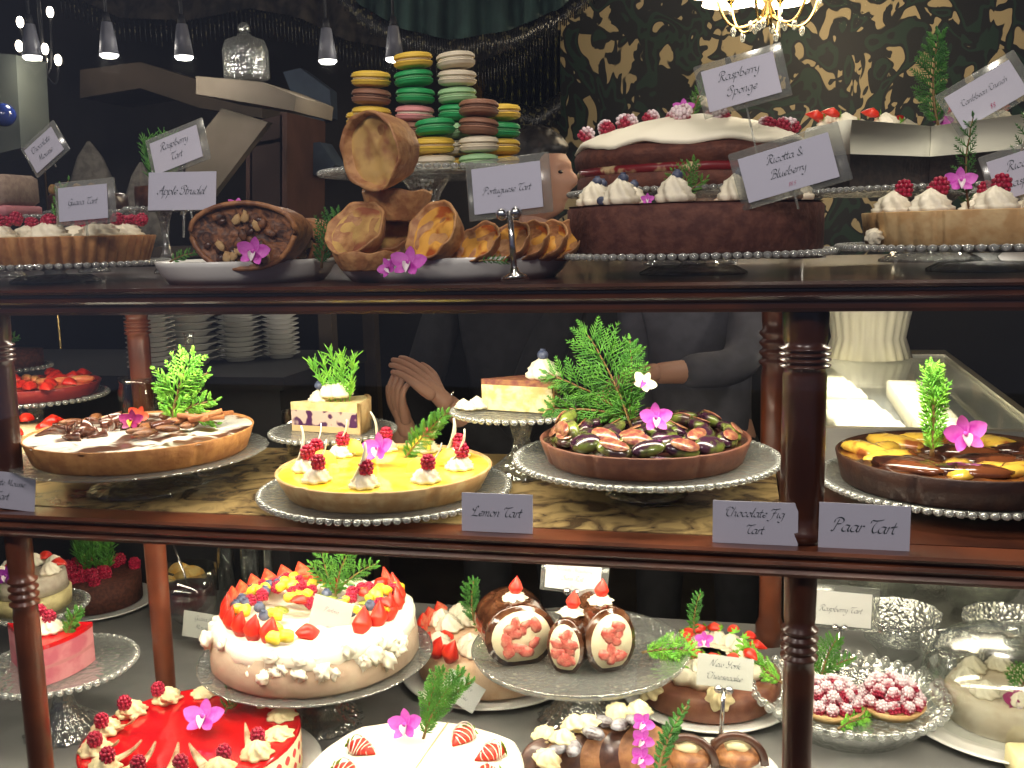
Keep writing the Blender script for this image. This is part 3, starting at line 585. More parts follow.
for (x, y, z) in ((-.155, -.06, .086), (-.12, -.07, .094), (-.125, -.03, .098), (-.095, -.055, .102), (-.088, -.08, .1), (-.06, -.03, .11), (-.015, -.06, .11), (-.007, -.09, .102), (-.01, -.045, .115), (.05, -.08, .103), (.03, .02, .114), (.115, -.085, .088), (.135, -.075, .086), (.15, -.05, .086), (-.03, .03, .113)):
    link('raspberry', RASPD, t, (x, y, z), (U(-1, 1), U(-1, 1), U(0, 6)), 1.4)
orchid('magenta orchid bud on top of the raspberry sponge', (p.x-.01, p.y-.01, ZT+hs+.125), .75, (R_(60), 0, 0))
sprig('soft green sprig behind the raspberry sponge card', (p.x, p.y+.03, ZT+hs+.112), .07, .035, R_(10), 9, 4, .0013, green)
# caribbean cake
p = at(930, 1.6, ZT); hl = ony(930, 190, 1.6).z-ZT; stand('tall glass cake stand under the white and black layered cake', p, .185, hl-.001, .07, lip=.004)
t = thing('layered_cake', 'half of a layered cake, thick white mousse over black base, cut faces forward', 'cake', (p.x-.005, p.y, ZT+hl))
R = .178; A0, A1 = R_(-46), R_(226)
blackc = mat('black_cake', (.012, .008, .008), (.03, .018, .014), s=90, rough=.8, bump=.6)
part('dark_base', MB().add(lathe([(.0005, 0), (R, 0), (R, .048), (.0005, .048)], 60, a0=A0, a1=A1)), blackc, t)
part('white_mousse', MB().add(lathe([(.0005, .0482), (R, .0482), (R*1.01, .07), (R*.99, .094), (.0005, .092)], 60, a0=A0, a1=A1, zf=lambda a, r, z: z+(.0035*noise.noise(Vector((r*math.cos(a)*25, r*math.sin(a)*25, z*9))) if z > .06 else 0))), mat('white_mousse', (.72, .72, .6), rough=.5, bump=.08), t)
for a, r in ((188, .12), (178, .14), (170, .06), (40, .05), (10, .1), (0, .145), (30, .13), (60, .13), (95, .13), (130, .13), (155, .14)):
    a = R_(a); x, y = r*math.cos(a), r*math.sin(a)+.018; link('cream_swirl', SWIRL, t, (x, y, .09), (0, 0, a), (1.1, 1.1, 1.1))
    link('strawberry_half', STRAWH, t, (x-.01, y-.004, .112), (R_(-30), R_(-15), a), .85)
orchid('magenta orchid on the white layered cake', (p.x+.008, p.y+.01, ZT+hl+.1), .85, (R_(50), R_(20), 0))
sprig('large dark green leafy sprig standing on the white layered cake', (p.x+.005, p.y-.004, ZT+hl+.09), .125, .065, R_(-16), 14, 7, .002, green_d)
sprig('feathery herb sprig at the far right edge of the top shelf', at(1010, 1.4, ZT+.1), .12, .04, R_(5), 10, 4, .0013, green_d)
solo('round_box', MB().add(lathe([(.0005, 0), (.045, 0), (.045, .03), (.048, .031), (.048, .04), (.0005, .04)], 40)).mesh('round_box', wood), 'round dark wooden box standing behind the raspberry sponge', 'box', at(797, 1.86, ZT+.1605))
b = MB().add(lathe([(.0005, 0), (.05, 0), (.05, .004), (.012, .01), (.01, .15), (.05, .157), (.05, .16), (.0005, .16)], 30)); solo('pedestal', b.mesh('pedestal', wood), 'dark turned pedestal under the round wooden box', 'pedestal', at(797, 1.86, ZT))
# rear left of top shelf
p = at(2, 1.5, ZT); stand('glass cake stand at the far left rear of the top shelf', p, .085, .1, lip=.004)
bl = mat('beige_layer', (.36, .27, .2), (.28, .2, .15), s=80, rough=.8, bump=.4); pk = mat('pink_layer', (.5, .18, .2), rough=.6)
t = thing('loaf_cake', 'beige loaf cake with pink base layer, far left rear of top shelf', 'cake', (p.x, p.y-.03, ZT+.101))
part('pink_base', MB().add(rbox(.15, .09, .018, .003)), pk, t); part('cake_body', MB().add(rbox(.148, .088, .05, .006), 0, tr((0, 0, .0182))), bl, t)
for k in range(4): link('raspberry', RASP, t, (-.06+.03*k, -.02, .073), (0, 0, k), 1)
orchid('magenta orchid on the beige loaf cake', (p.x+.0, p.y-.06, ZT+.19), .7, (R_(60), 0, 0))
sprig('soft green sprig in front of the beige loaf cake', at(50, 1.4, ZT+.03), .125, .04, R_(4), 9, 4, .0016, green)
p = at(92, 1.68, ZT); stand('glass cake stand behind the fluted tart card', p, .075, .11, lip=.004)
t = thing('chocolate_cake', 'low dark chocolate cake with golden nuts on top, behind the fluted tart', 'cake', (p.x, p.y, ZT+.111))
part('cake_body', MB().add(lathe([(.0005, 0), (.068, 0), (.07, .004), (.07, .03), (.066, .034), (.0005, .034)], 60)), choc, t)
nutm = mat('golden_nut', (.5, .3, .1), (.36, .2, .06), s=150, rough=.5)
NUT = MB().add(ball(.0085, 12, 8, .1, s=(1, 1, 1.15))).mesh('hazelnut', nutm)
for x in (-.04, -.02, .01, .04): link('hazelnut', NUT, t, (x, -.045, .042))
cloth_m = mat('grey_linen', (.16, .145, .12), (.1, .09, .075), s=40, rough=.9, bump=.4)
def napkin(label, loc, W, H, seed):
    pr = lambda a, r, z: r*(1+.22*math.sin(3*a+seed)+.1*math.sin(7*a+seed*2))
    b = MB().add(lathe([(.0005, 0), (W*.5, 0), (W*.48, H*.3), (W*.36, H*.6), (W*.2, H*.85), (.004, H)], 40, rf=pr, zf=lambda a, r, z: z)); return solo('folded_napkin', b.mesh('folded_napkin', cloth_m), label, 'napkin', loc)
ct = thing('back_table', 'dark narrow table standing behind the display case on the left', 'table', (-2.0, 2.83, 0))
for n_, bb in (('tabletop', (-.75, .9, -.2, .2, 1.4, 1.43)),): part(n_, Bx(*bb), dark_br, ct, smooth=False)
for sx in (-.7, .85):
    for sy in (-.17, .17): part('leg', Bx(sx-.02, sx+.02, sy-.02, sy+.02, 0, 1.4), dark_br, ct, smooth=False)
napkin('tall grey linen napkin folded to a peak', at(97, 2.83, 1.43), .17, .33, 1)
napkin('lower grey linen napkin folded to a peak', at(147, 2.84, 1.43), .12, .26, 2.3)
p = at(166, 1.55, ZT); stand('small glass cake stand behind the Apple Strudel card', p, .06, .11, lip=.002)
t = thing('small_cake', 'small brown cake hidden behind the Apple Strudel card', 'cake', (p.x, p.y, ZT+.111)); part('cake_body', MB().add(lathe([(.0005, 0), (.045, 0), (.045, .035), (.0005, .04)], 40)), choc, t)
grass('bright grassy herb tuft showing above the tilted card behind Apple Strudel', (p.x, p.y, ZT+.148), .085, .07, R_(6), 200, green)
# ------------------------------------------------------------------ top shelf cards
CW = .088
def card_px(label, x, y, Y, w, h, lines, tilt=0, **k):
    p = ony(x, y, Y); return card(label, p, msz(p, w), msz(p, h), lines, R_(tilt), **k)
card_px('small card reading Guava Tart leaning on the far left tart', 83, 203, 1.17, 56, 34, ['Guava Tart'], -3, sl=True, fork=.02, size=.0042)
card_px('card reading Apple Strudel above the strudel platter', 182, 191, 1.2, 75, 38, ['Apple Strudel'], 1, sl=False, fork=.035)
card_px('tilted greyish card in a clear sleeve behind the Apple Strudel card', 176, 150, 1.45, 56, 34, ['Raspberry', 'Tart'], -17, sl=True, fork=.14, lx=-14)
card_px('steeply tilted card at the far left top', 44, 150, 1.5, 40, 28, ['Chocolate', 'Mousse'], -34, sl=True, fork=.01)
card_px('card reading Portuguese Tart in clear sleeve on chrome stand', 507, 188, 1.1, 71, 46, ['Portuguese Tart'], -5, sl=True, pole=.064)
card_px('card reading Raspberry Sponge in clear sleeve, above the raspberry sponge', 741, 82, 1.4, 72, 42, ['Raspberry', 'Sponge'], -13, sl=True, fork=.1)
card_px('card reading Ricotta & Blueberry tilted over the blueberry cake', 788, 168, 1.13, 90, 46, ['Ricotta &', 'Blueberry'], -15, price='$8.5', sl=True, fork=.02)
card_px('card reading Caribbean Crunch tilted on the white layered cake', 986, 95, 1.56, 68, 38, ['Caribbean Crunch'], -30, sl=True, fork=.03, price='$8')
card_px('card cut off by the right edge above the right hand tart', 1025, 172, 1.2, 62, 42, ['Ricotta', 'Raspberry'], -17, sl=True, fork=.03)
# ------------------------------------------------------------------ middle shelf
def st_at(label, fx, fy, px, py, R, z=ZM, **k):
    """stand whose foot centre is at pixel (fx, fy) on the shelf; plate height read from (px, py)"""
    f = onz(fx, fy, z); h = ony(px, py, f.y).z-z; stand(label, f, R, h, **k); return f, h
f, h = st_at('pressed glass cake stand under the white iced nut tart', 146, 487, 146, 453, .17, scal=.015, Rf=.075, lip=.002, beads=False)
t = thing('nut_tart', 'wide tart with white icing, glossy chocolate and pecans', 'tart', (f.x, f.y, ZM+h+.001), 0)
tart(t, .153, .033, crust, mat('white_and_choc_icing', (.82, .8, .72), (.08, .03, .015), s=24, rough=.3, lo=.5, hi=.58, bump=.2, bs=60, dist=.6, coat=.4), cuts=[R_(-120), R_(-85), R_(-30), R_(-170)], taper=.93, rim=.002, famp=.003)
PEC = MB().add(ball(.011, 14, 8, .12, 4, 3, (1.5, .7, .42))).mesh('pecan', mat('pecan_brown', (.2, .08, .03), (.1, .035, .015), s=120, rough=.4, bump=.5, bs=300))
SHARD = m_curl(mat('glossy_chocolate_shard', (.07, .022, .015), (.16, .06, .035), s=60, rough=.15, coat=.6), 'chocolate_shard', .03, .014)
for k in range(34):
    a, r = U(0, 2*PI), U(0, .085); x, y = r*math.cos(a)-.035, r*math.sin(a)-.01
    link('chocolate_shard', SHARD, t, (x, y, .034+U(0, .008)), (R_(90)+U(-.4, .4), U(-.3, .3), U(0, 6)), U(.6, 1.1))
for x, y, a in ((-.02, .02, .2), (-.05, .035, 1), (.0, .06, 2), (.03, -.05, .3), (.045, -.06, 1.2), (-.11, 0, .5), (-.1, .04, 2), (.02, -.02, 2), (.06, -.03, .1), (.075, 0, 1.4)): link('pecan', PEC, t, (x, y, .041), (0, 0, a), 1.1)
CIN = MB().add(tube([(-.022, 0, 0), (.022, .002, .002)], .004, 8)).mesh('cinnamon_stick', mat('cinnamon', (.3, .1, .035), (.42, .17, .06), s=90, rough=.6, bump=.4))
for k in range(8): link('cinnamon_stick', CIN, t, (.075+U(-.025, .03), .02+U(-.02, .03), .041+.003*k/2), (0, U(-.2, .2), U(-.6, 1)), U(.7, 1.1))
yel = mat('viola_yellow', (.85, .65, .06), rough=.5); darkp = mat('viola_purple', (.3, .01, .13), rough=.5)
orchid('yellow viola with dark purple petals on the nut tart', (f.x+.01, f.y-.035, ZM+h+.052), .75, (R_(62), 0, R_(10)), darkp, yel)
orchid('red and orange blossom beside the viola on the nut tart', (f.x-.003, f.y-.0, ZM+h+.052), .7, (R_(60), R_(20), 0), mat('blossom_red', (.7, .08, .03), rough=.5), yel)
sprig('large bright green cedar spray on the white iced nut tart', (f.x+.03, f.y+.03, ZM+h+.034), .1, .085, R_(8), 9, 6, .0025, green_b, extra=((48, .07, .04), (-32, .06, .04), (75, .065, .035), (20, .085, .04)))
# lemon tart
p = onz(386, 497, ZM); stand('flat pressed glass plate with scalloped beaded rim under the lemon tart', p, .162, .012, name='glass_plate', cat='plate', scal=.02, lip=.004)
t = thing('lemon_tart', 'bright yellow lemon tart ringed by cream swirls, raspberries and white chocolate curls', 'tart', (p.x, p.y, ZM+.0125))
tart(t, .142, .03, crust_p, mat('lemon_curd', (.9, .62, .02), (.85, .7, .12), s=18, rough=.12, coat=.5), cuts=[R_(-115), R_(-75), R_(-45)], taper=.9, rim=.004, famp=.0008)
LEM = MB().add(lathe([(.0005, 0), (.019, 0), (.02, .001), (.019, .0025), (.0005, .002)], 30, a0=0, a1=PI)).mesh('lemon_slice', mat('lemon_peel', (.85, .62, .05), rough=.4))
for k, a in enumerate((-162, -126, -84, -40, 2, 38, 75, 110, 146, 176)):
    a = R_(a); x, y = .102*math.cos(a), .102*math.sin(a)
    link('cream_swirl', SWIRL, t, (x, y, .027), (0, 0, a), (.9, .9, .85)); link('raspberry', RASP, t, (x+.004, y-.002, .051), (0, 0, a), 1.1)
    link('chocolate_curl', CURL, t, (x-.012, y-.003, .036), (U(-.2, .2), R_(U(-25, 25)), U(-.5, .5)), (1.3, 1.8, 1.4))
    if k in (0, 3, 4, 6, 8): link('lemon_slice', LEM, t, (x*.82, y*.82+.008, .034), (R_(70), 0, U(-.5, .5)), .95)
orchid('magenta orchid on the lemon tart', (p.x-.01, p.y+.01, ZM+.062), 1.05, (R_(62), R_(-10), R_(-15)))
sprig('green cedar spray leaning right on the lemon tart', (p.x+.005, p.y+.06, ZM+.036), .092, .045, R_(38), 13, 6, .0015, green, lean=.1)
# cheesecake slice
def wedge(L, ang, layers, nz=1, cr=None):
    """slice with tip toward +x... returns list of (mb, mat)"""
    out = []
    for z0, z1, m, k in layers:
        a = R_(ang); out.append((MB().add(lathe([(.0005, z0), (L*k, z0), (L*k, z1), (.0005, z1)], 10, a0=-a/2, a1=a/2)), m))
    return out
def slice_(name, label, cat, loc, rz, L, ang, layers, pn):
    t = thing(name, label, cat, loc, rz)
    for (mb, m), n_ in zip(wedge(L, ang, layers), pn): part(n_, mb, m, t, smooth=False)
    return t
Y = 1.385; p = ony(333, 430, Y); stand('small glass cake stand holding the blueberry cheesecake slice', (p.x, Y, ZM), .091, p.z-ZM, Rf=.035, lip=.002)
berry = mat('blueberry_cheesecake', (.66, .5, .42), (.08, .02, .09), s=60, rough=.4, lo=.5, hi=.57, detail=1)
t = slice_('cheesecake_slice', 'wedge of pale cheesecake with purple blueberries on a small glass stand', 'cake slice', (p.x-.06, Y-.015, p.z+.001), R_(14), .115, 46, [(0, .009, mat('shortbread', (.72, .52, .26), rough=.8, bump=.3), 1), (.0091, .032, berry, .985), (.0321, .044, mat('pale_crumb', (.78, .68, .36), (.7, .55, .25), s=90, rough=.8, bump=.5), 1)], ('base', 'berry_layer', 'crumb_top'))
part('back_crust', MB().add(lathe([(.114, 0), (.119, 0), (.121, .045), (.115, .046)], 14, a0=-R_(23), a1=R_(23))), crust_p, t)
for x, y, s in ((.06, .012, 1.2), (.075, -.008, 1.3), (.045, 0, 1.1), (.062, -.002, 1.3)): link('cream_dollop', SWIRL, t, (x, y, .043+(.008 if s == 1.3 else 0)), (0, 0, x*99), s*.75)
for x, y in ((.045, -.005), (.075, .01)): link('blueberry', BLUE, t, (x, y, .068), (0, 0, 0), 1.1)
grass('bright green herb sprig standing on the cheesecake slice', (p.x+.018, Y-.008, p.z+.044), .075, .06, R_(-8), 150, green_b)
# crumb cake slice
Y = 1.37; p = ony(521, 410, Y); stand('small glass cake stand holding the blueberry crumb cake slice', (p.x, Y, ZM), .096, p.z-ZM, Rf=.05, lip=.003)
cb = mat('crumb_inside', (.68, .52, .2), (.85, .75, .45), s=70, rough=.8, bump=.7, bs=150)
t = slice_('crumb_cake_slice', 'wedge of yellow crumb cake with browned berry top and a cream dollop', 'cake slice', (p.x-.055, Y-.01, p.z+.002), R_(12), .11, 50, [(0, .036, cb, 1), (.0361, .044, mat('berry_crust', (.2, .06, .05), (.35, .16, .07), s=90, rough=.5, bump=.6), 1.01)], ('crumb', 'berry_top'))
part('brown_side', MB().add(lathe([(.1105, 0), (.112, 0), (.114, .046), (.111, .047)], 12, a0=-R_(25), a1=R_(25))), pastry, t)
link('cream_dollop', SWIRL, t, (.088, -.012, .044), (0, 0, 0), (1.15, 1.15, 1.3)); link('blueberry', BLUE, t, (.088, -.014, .078), (0, 0, 0), 1.3)
t2 = thing('cream_garnish', 'small piped white cream flower at the left of the crumb cake plate', 'cream', (p.x-.082, Y-.01, p.z+.0025))
for x, z, s in ((0, 0, .6), (.02, 0, .75), (.012, .0, .5)): link('cream_swirl', SWIRL, t2, (x, 0 if s > .55 else -.01, z), (0, 0, 0), s)
# fig tart
f, h = st_at('large scalloped pressed glass cake stand under the fig tart', 646, 494, 648, 459, .168, scal=.03, Rf=.052)
t = thing('fig_tart', 'chocolate brown tart covered with glossy sliced figs', 'tart', (f.x-.002, f.y, ZM+h+.001))
tart(t, .136, .03, mat('chocolate_crust', (.12, .04, .025), (.17, .065, .035), s=60, rough=.6, bump=.4, bs=160), mat('dark_ganache', (.035, .012, .01), rough=.15, coat=.6), cuts=[R_(-112), R_(-95), R_(-55), R_(-150)], taper=.93, rim=.004)
figs = mat('fig_skin', (.04, .012, .03), (.12, .16, .03), s=40, rough=.2, lo=.45, hi=.6, coat=.6); figf = mat('fig_flesh', (.2, .045, .04), (.42, .22, .1), s=120, rough=.3, coat=.4)
b = MB().add(ball(.017, 16, 8, s=(1.35, .8, .5)), 0)
b.add(lathe([(.0005, .0088), (.012, .0086), (.0125, .0075), (.0005, .0075)], 20), 1, tr((0, 0, -.0), (0, 0, 0), (1.5, .75, 1))); FIG = b.mesh('fig_slice', [figs, figf])
figg = mat('green_fig_skin', (.2, .26, .05), (.06, .03, .03), s=50, rough=.2, coat=.5)
b = MB().add(ball(.017, 16, 8, s=(1.35, .8, .5)), 0).add(lathe([(.0005, .0088), (.012, .0086), (.0125, .0075), (.0005, .0075)], 20), 1, tr((0, 0, 0), (0, 0, 0), (1.5, .75, 1))); FIGG = b.mesh('fig_slice', [figg, figf])
FIGP = MB().add(ball(.017, 16, 8, s=(1.35, .8, .5))).mesh('fig_slice', figs)
k = 0
for r, n in ((.112, 17), (.078, 12), (.045, 7), (.01, 2)):
    for i in range(n):
        a = 2*PI*i/n+r*40; k += 1
        link('fig_slice', (FIG, FIGG, FIGP, FIG, FIGP)[k % 5], t, (r*math.cos(a), r*math.sin(a), .034+U(0, .004)), (R_(U(15, 50)), R_(U(-15, 15)), a+PI/2), U(.85, 1.1))
for a in (-150, 170, 150): link('fig_slice', FIGG, t, (.105*math.cos(R_(a)), .105*math.sin(R_(a)), .044), (R_(70), 0, R_(a+90)), 1.2)
sprig('big spreading dark green cedar spray on the fig tart', (f.x-.022, f.y+.03, ZM+h+.035), .135, .105, R_(-16), 14, 7, .0017, green, lean=-.15, extra=((-38, .12, .075), (26, .1, .05), (-62, .11, .06)))
orchid('white and magenta orchid low on the fig tart', (f.x+.015, f.y-.035, ZM+h+.06), .95, (R_(70), 0, R_(15)), orchid_p, orchid_w)
orchid('upper white orchid bud with magenta tip above the fig tart', (f.x-.004, f.y+.01, ZM+h+.098), .75, (R_(50), R_(30), 0), mat('orchid_white', (.7, .75, .5), rough=.5), orchid_p)
# pear tart
p = onz(958, 482, ZM+.02); p.z = ZM; stand('clear beaded glass plate under the pear tart', p, .165, .02, name='glass_plate', cat='plate')
t = thing('pear_tart', 'dark glazed pear tart with browned and yellow pear pieces', 'tart', (p.x, p.y, ZM+.0215))
tart(t, .148, .036, mat('very_dark_crust', (.03, .011, .008), (.05, .02, .012), s=50, rough=.5, bump=.4), mat('pear_glaze', (.03, .012, .01), (.2, .07, .02), s=22, rough=.12, coat=.7), taper=.95, rim=.003, famp=.005, cuts=[R_(-120), R_(-70)])
pry = mat('roast_pear', (.75, .48, .07), (.3, .09, .025), s=28, rough=.15, lo=.48, hi=.6, coat=.7, dist=.5); prd = mat('burnt_pear', (.03, .012, .01), (.16, .05, .02), s=40, rough=.12, coat=.7)
PR = [MB().add(ball(.03, 18, 10, .15, 3, q, (1.35, .6, .32))).mesh('pear_piece', m) for q, m in ((1, pry), (2, prd))]
for i in range(12):
    a = 2*PI*i/12-.2; link('pear_piece', PR[0 if i in (0, 2, 4, 5, 6, 7, 9, 10) else 1], t, (.09*math.cos(a), .09*math.sin(a), .035), (0, 0, a+U(-.3, .3)+(.0 if i % 2 else 1.2)), U(.9, 1.15))
for x, y, m in ((-.01, -.105, 1), (.055, -.085, 0), (-.075, -.085, 1), (0, 0, 1), (-.11, .0, 0), (.02, -.05, 1)): link('pear_piece', PR[m], t, (x, y, .037), (0, 0, x*9), (1.15, 1, 1))
sprig('upright bright green cedar sprig on the pear tart', (p.x-.04, p.y-.045, ZM+.062), .105, .07, R_(1), 13, 5, .0026, green_b, lean=-.05, ang=30)
orchid('vivid purple orchid beside the sprig on the pear tart', (p.x-.005, p.y-.05, ZM+.09), 1.15, (R_(72), R_(-12), R_(5)))
# left rear
Y = 1.47; p = ony(35, 396, Y); stand('glass cake stand under the glazed red fruit tart at the left', (p.x, Y, ZM), .115, p.z-ZM, scal=.03, lip=.003)
t = thing('fruit_tart', 'red glazed tart of strawberries and peach slices, left rear of middle shelf', 'tart', (p.x, Y, p.z+.001))
tart(t, .108, .022, mat('red_tart_side', (.3, .03, .025), rough=.3), mat('red_glaze', (.5, .05, .03), rough=.15, coat=.6), rim=.003)
peach = mat('peach_flesh', (.85, .4, .14), (.8, .2, .08), s=60, rough=.3); PCH = MB().add(ball(.014, 12, 6, s=(1.5, .6, .5))).mesh('peach_slice', peach)
for i in range(26):
    a = 2*PI*i/26*3; r = .025+.075*i/26; link('strawberry_half' if i % 3 else 'peach_slice', STRAWF if i % 3 else PCH, t, (r*math.cos(a), r*math.sin(a), .024), (0, 0, a), 1)
Y = 1.62; p = ony(10, 366, Y)
t = thing('cake_under_greens', 'brown topped cake with green sprig at the far left edge, behind the fruit tart', 'cake', (p.x, Y, p.z))
part('cake_body', MB().add(lathe([(.0005, 0), (.06, 0), (.06, .03), (.0005, .036)], 40)), sponge, t); stand('glass stand under the small brown cake at the far left edge', (p.x, Y, ZM), .07, p.z-ZM-.001, lip=.002)
sprig('green sprig on the small brown cake at the far left', (p.x, Y-.02, p.z+.034), .05, .05, 0, 8, 4, .0016, green, extra=((50, .04, .03), (-50, .04, .03)))
Y = 1.28; p = ony(22, 455, Y); p = Vector((p.x, Y, ZM))
b = thing('cream_cake', 'cream covered cake with strawberry halves, mostly hidden behind the left front post', 'cake', (p.x-.035, 1.3, ZM+.008))
dish('glass plate under the half hidden strawberry cream cake', (p.x-.035, 1.3, ZM), .09, .008, glass, name='glass_plate')
part('cake_body', MB().add(lathe([(.0005, 0), (.07, 0), (.072, .05), (.0005, .055)], 40)), cream_y, b)
for i in range(7): link('strawberry_half', STRAWF, b, (.05*math.cos(i*.9), .05*math.sin(i*.9), .056), (0, 0, i), 1.05)
p = at(126, 1.455, ZM); solo('glass_jar', MB().add(lathe([(.0005, .002), (.03, .002), (.032, .006), (.032, .1), (.028, .112), (.031, .122), (.029, .122), (.026, .112), (.03, .1), (.03, .008), (.0005, .006)], 36)).mesh('glass_jar', glass_c), 'clear glass jar standing behind the nut tart', 'jar', p)
p = at(182, 1.45, ZM); solo('glass_bottle', MB().add(lathe([(.0005, 0), (.022, 0), (.022, .1), (.008, .14), (.007, .19), (.009, .195), (.0005, .196)], 30)).mesh('glass_bottle', glass_c), 'slender clear glass bottle behind the bright green spray', 'bottle', p)
p = at(287, 1.455, ZM); solo('glass_tumbler', MB().add(lathe([(.0005, .002), (.018, .002), (.024, .07), (.022, .07), (.016, .008), (.0005, .007)], 30)).mesh('glass_tumbler', glass_c), 'small clear glass tumbler left of the cheesecake stand', 'glass', p)
# cards on the middle rail
def rail_card(label, x, y, w, h, lines, tilt=2.5, rz=0, **k):
    p = ony(x, y, 1.092); p2 = Vector(p); t = card(label, p2, msz(p, w), msz(p, h), lines, R_(tilt), rz=rz, lx=-6, **k); return t
rail_card('white card reading Lemon Tart on the middle rail', 497, 513, 73, 39, ['Lemon Tart'], 0)
rail_card('white card reading Chocolate Fig Tart, left of the thick post', 755, 523, 83, 43, ['Chocolate Fig', 'Tart'], 0)
rail_card('white card reading Paar Tart, right of the thick post', 864, 528, 87, 48, ['Paar Tart'], 1)
rail_card('white card reading Chocolate Mousse Tart at the left edge of the middle shelf', 3, 490, 74, 37, ['Chocolate Mousse', 'Tart'], 4)
# ------------------------------------------------------------------ bottom shelf: the biggest cakes
S = 1.19; GS[0] = S
pv = onz(317, 655, ZB+S*.098)
def choc_ros(t, n, r, z, s=1.0, a0=0, curl=True, berry=RASP):
    for k in range(n):
        a = R_(a0)+2*PI*k/n; x, y = r*math.cos(a), r*math.sin(a); low = math.hypot(t.location.x+S*x-pv.x, t.location.y+S*y-pv.y) < S*.178
        if low: link('cream_swirl', SWIRLY, t, (x, y, z), (0, 0, a), (s*.95, s*.95, s*.55)); continue
        link('cream_swirl', SWIRLY, t, (x, y, z), (0, 0, a), (s*.95, s*.95, s*.95)); link('raspberry', berry, t, (x-.003+.01*math.cos(a+1.9), y+.01*math.sin(a+1.9), z+.019*s), (0, 0, a), 1.05)
        if curl: link('chocolate_curl', CURLT, t, (x+.01*math.cos(a-1.2), y+.01*math.sin(a-1.2), z+.004), (U(-.3, .3), R_(48), a+U(1.6, 3.4)), 1.7)
p = onz(192, 735, ZB+S*0.065); dish('white plate under the red raspberry cake', (p.x, p.y, ZB), .16, .012)
t = thing('raspberry_cake', 'round cake with shiny red jelly top and red diamond patterned white side', 'cake', (p.x, p.y, ZB+S*.012))
side = mat('diamond_sponge', (.8, .72, .45), rough=.7); nt = side.node_tree; bs = nt.nodes['Principled BSDF']
tc = nt.nodes.new('ShaderNodeTexCoord'); sx = nt.nodes.new('ShaderNodeSeparateXYZ'); nt.links.new(tc.outputs['Object'], sx.inputs[0])
def mth(op, a, b=None):
    n = nt.nodes.new('ShaderNodeMath'); n.operation = op
    for i, q in enumerate((a, b)):
        if q is None: continue
        if isinstance(q, (int, float)): n.inputs[i].default_value = q
        else: nt.links.new(q, n.inputs[i])
    return n.outputs[0]
ang = mth('MULTIPLY', mth('ARCTAN2', sx.outputs['Y'], sx.outputs['X']), 22.0); zz = mth('MULTIPLY', sx.outputs['Z'], 170.0)
dd = mth('MULTIPLY', mth('SINE', mth('ADD', ang, zz)), mth('SINE', mth('SUBTRACT', ang, zz))); fac = mth('GREATER_THAN', dd, .3)
mx = nt.nodes.new('ShaderNodeMixRGB'); mx.inputs[1].default_value = (.8, .72, .45, 1); mx.inputs[2].default_value = (.6, .04, .04, 1); nt.links.new(fac, mx.inputs[0]); nt.links.new(mx.outputs[0], bs.inputs['Base Color'])
part('patterned_side', MB().add(lathe([(.0005, 0), (.133, 0), (.134, .003), (.134, .05), (.0005, .05)], 90)), side, t)
part('jelly_top', MB().add(lathe([(.134, .0505), (.1345, .053), (.132, .0545)], 90)).add(disc(.132, .0545, .001, 30)), mat('red_jelly', (.68, .012, .015), (.45, .006, .012), s=22, rough=.1, coat=.7), t)
choc_ros(t, 14, .112, .054, 1.0, 8)
orchid('purple orchid with white throat on the red raspberry cake', (p.x+S*.015, p.y+S*.005, ZB+S*.085), 1.15, (R_(38), 0, R_(10)))
sprig('little sprig with berries on the red raspberry cake', (p.x+S*.015, p.y+S*.055, ZB+S*.068), .04, .04, R_(20), 7, 4, .0013, green_d, lx=-20)
# white cake with drizzled strawberries
p = onz(412, 780, ZB+S*0.065); dish('white plate under the white strawberry cake', (p.x, p.y, ZB), .152, .012)
t = thing('white_strawberry_cake', 'white iced cake edged with drizzled strawberries', 'cake', (p.x, p.y, ZB+S*.012))
b = MB().add(lathe([(.0005, 0), (.132, 0), (.133, .004), (.132, .056), (.128, .06)], 120, rf=lambda a, r, z: r*(1/max(abs(math.cos(a)), abs(math.sin(a)))**.25*.965)))
b.add(lathe([(.0005, .06)]+[(.128*q/8, .06) for q in range(1, 9)], 120, rf=lambda a, r, z: r*(1/max(abs(math.cos(a)), abs(math.sin(a)))**.25*.965), zf=lambda a, r, z: z+.0012*noise.noise(Vector((r*math.cos(a)*30, r*math.sin(a)*30, 0)))))
part('icing', b, white_icing, t); part('cut_seam', MB().add(box(-.0006, .0006, -.12, .124, .0585, .0613)), mat('seam_cream', (.6, .5, .25), rough=.6), t, rot=(0, 0, R_(-3)))
for k, (a, r) in enumerate(((158, .112), (186, .1), (-148, .1), (-118, .1), (-92, .1), (-60, .1), (-22, .105), (5, .102), (35, .112), (68, .11), (-5, .05))):
    if k == 10: continue
    a = R_(a); link('strawberry', STRAWD, t, (r*math.cos(a)+(.012 if k < 3 else -.0), r*math.sin(a), .0635), (0, R_(4), a+PI+U(-.5, .5)), 1.15)
sprig('thick green cedar tuft leaning right on the white strawberry cake', (p.x-S*.012, p.y+S*.08, ZB+S*.072), .1, .05, R_(16), 14, 5, .0016, green, ang=32, extra=((-13, .08, .045), (12, .085, .045)))
orchid('magenta orchid at the foot of the herb tuft on the white cake', (p.x-S*.03, p.y+S*.07, ZB+S*.092), .95, (R_(55), R_(-10), 0))
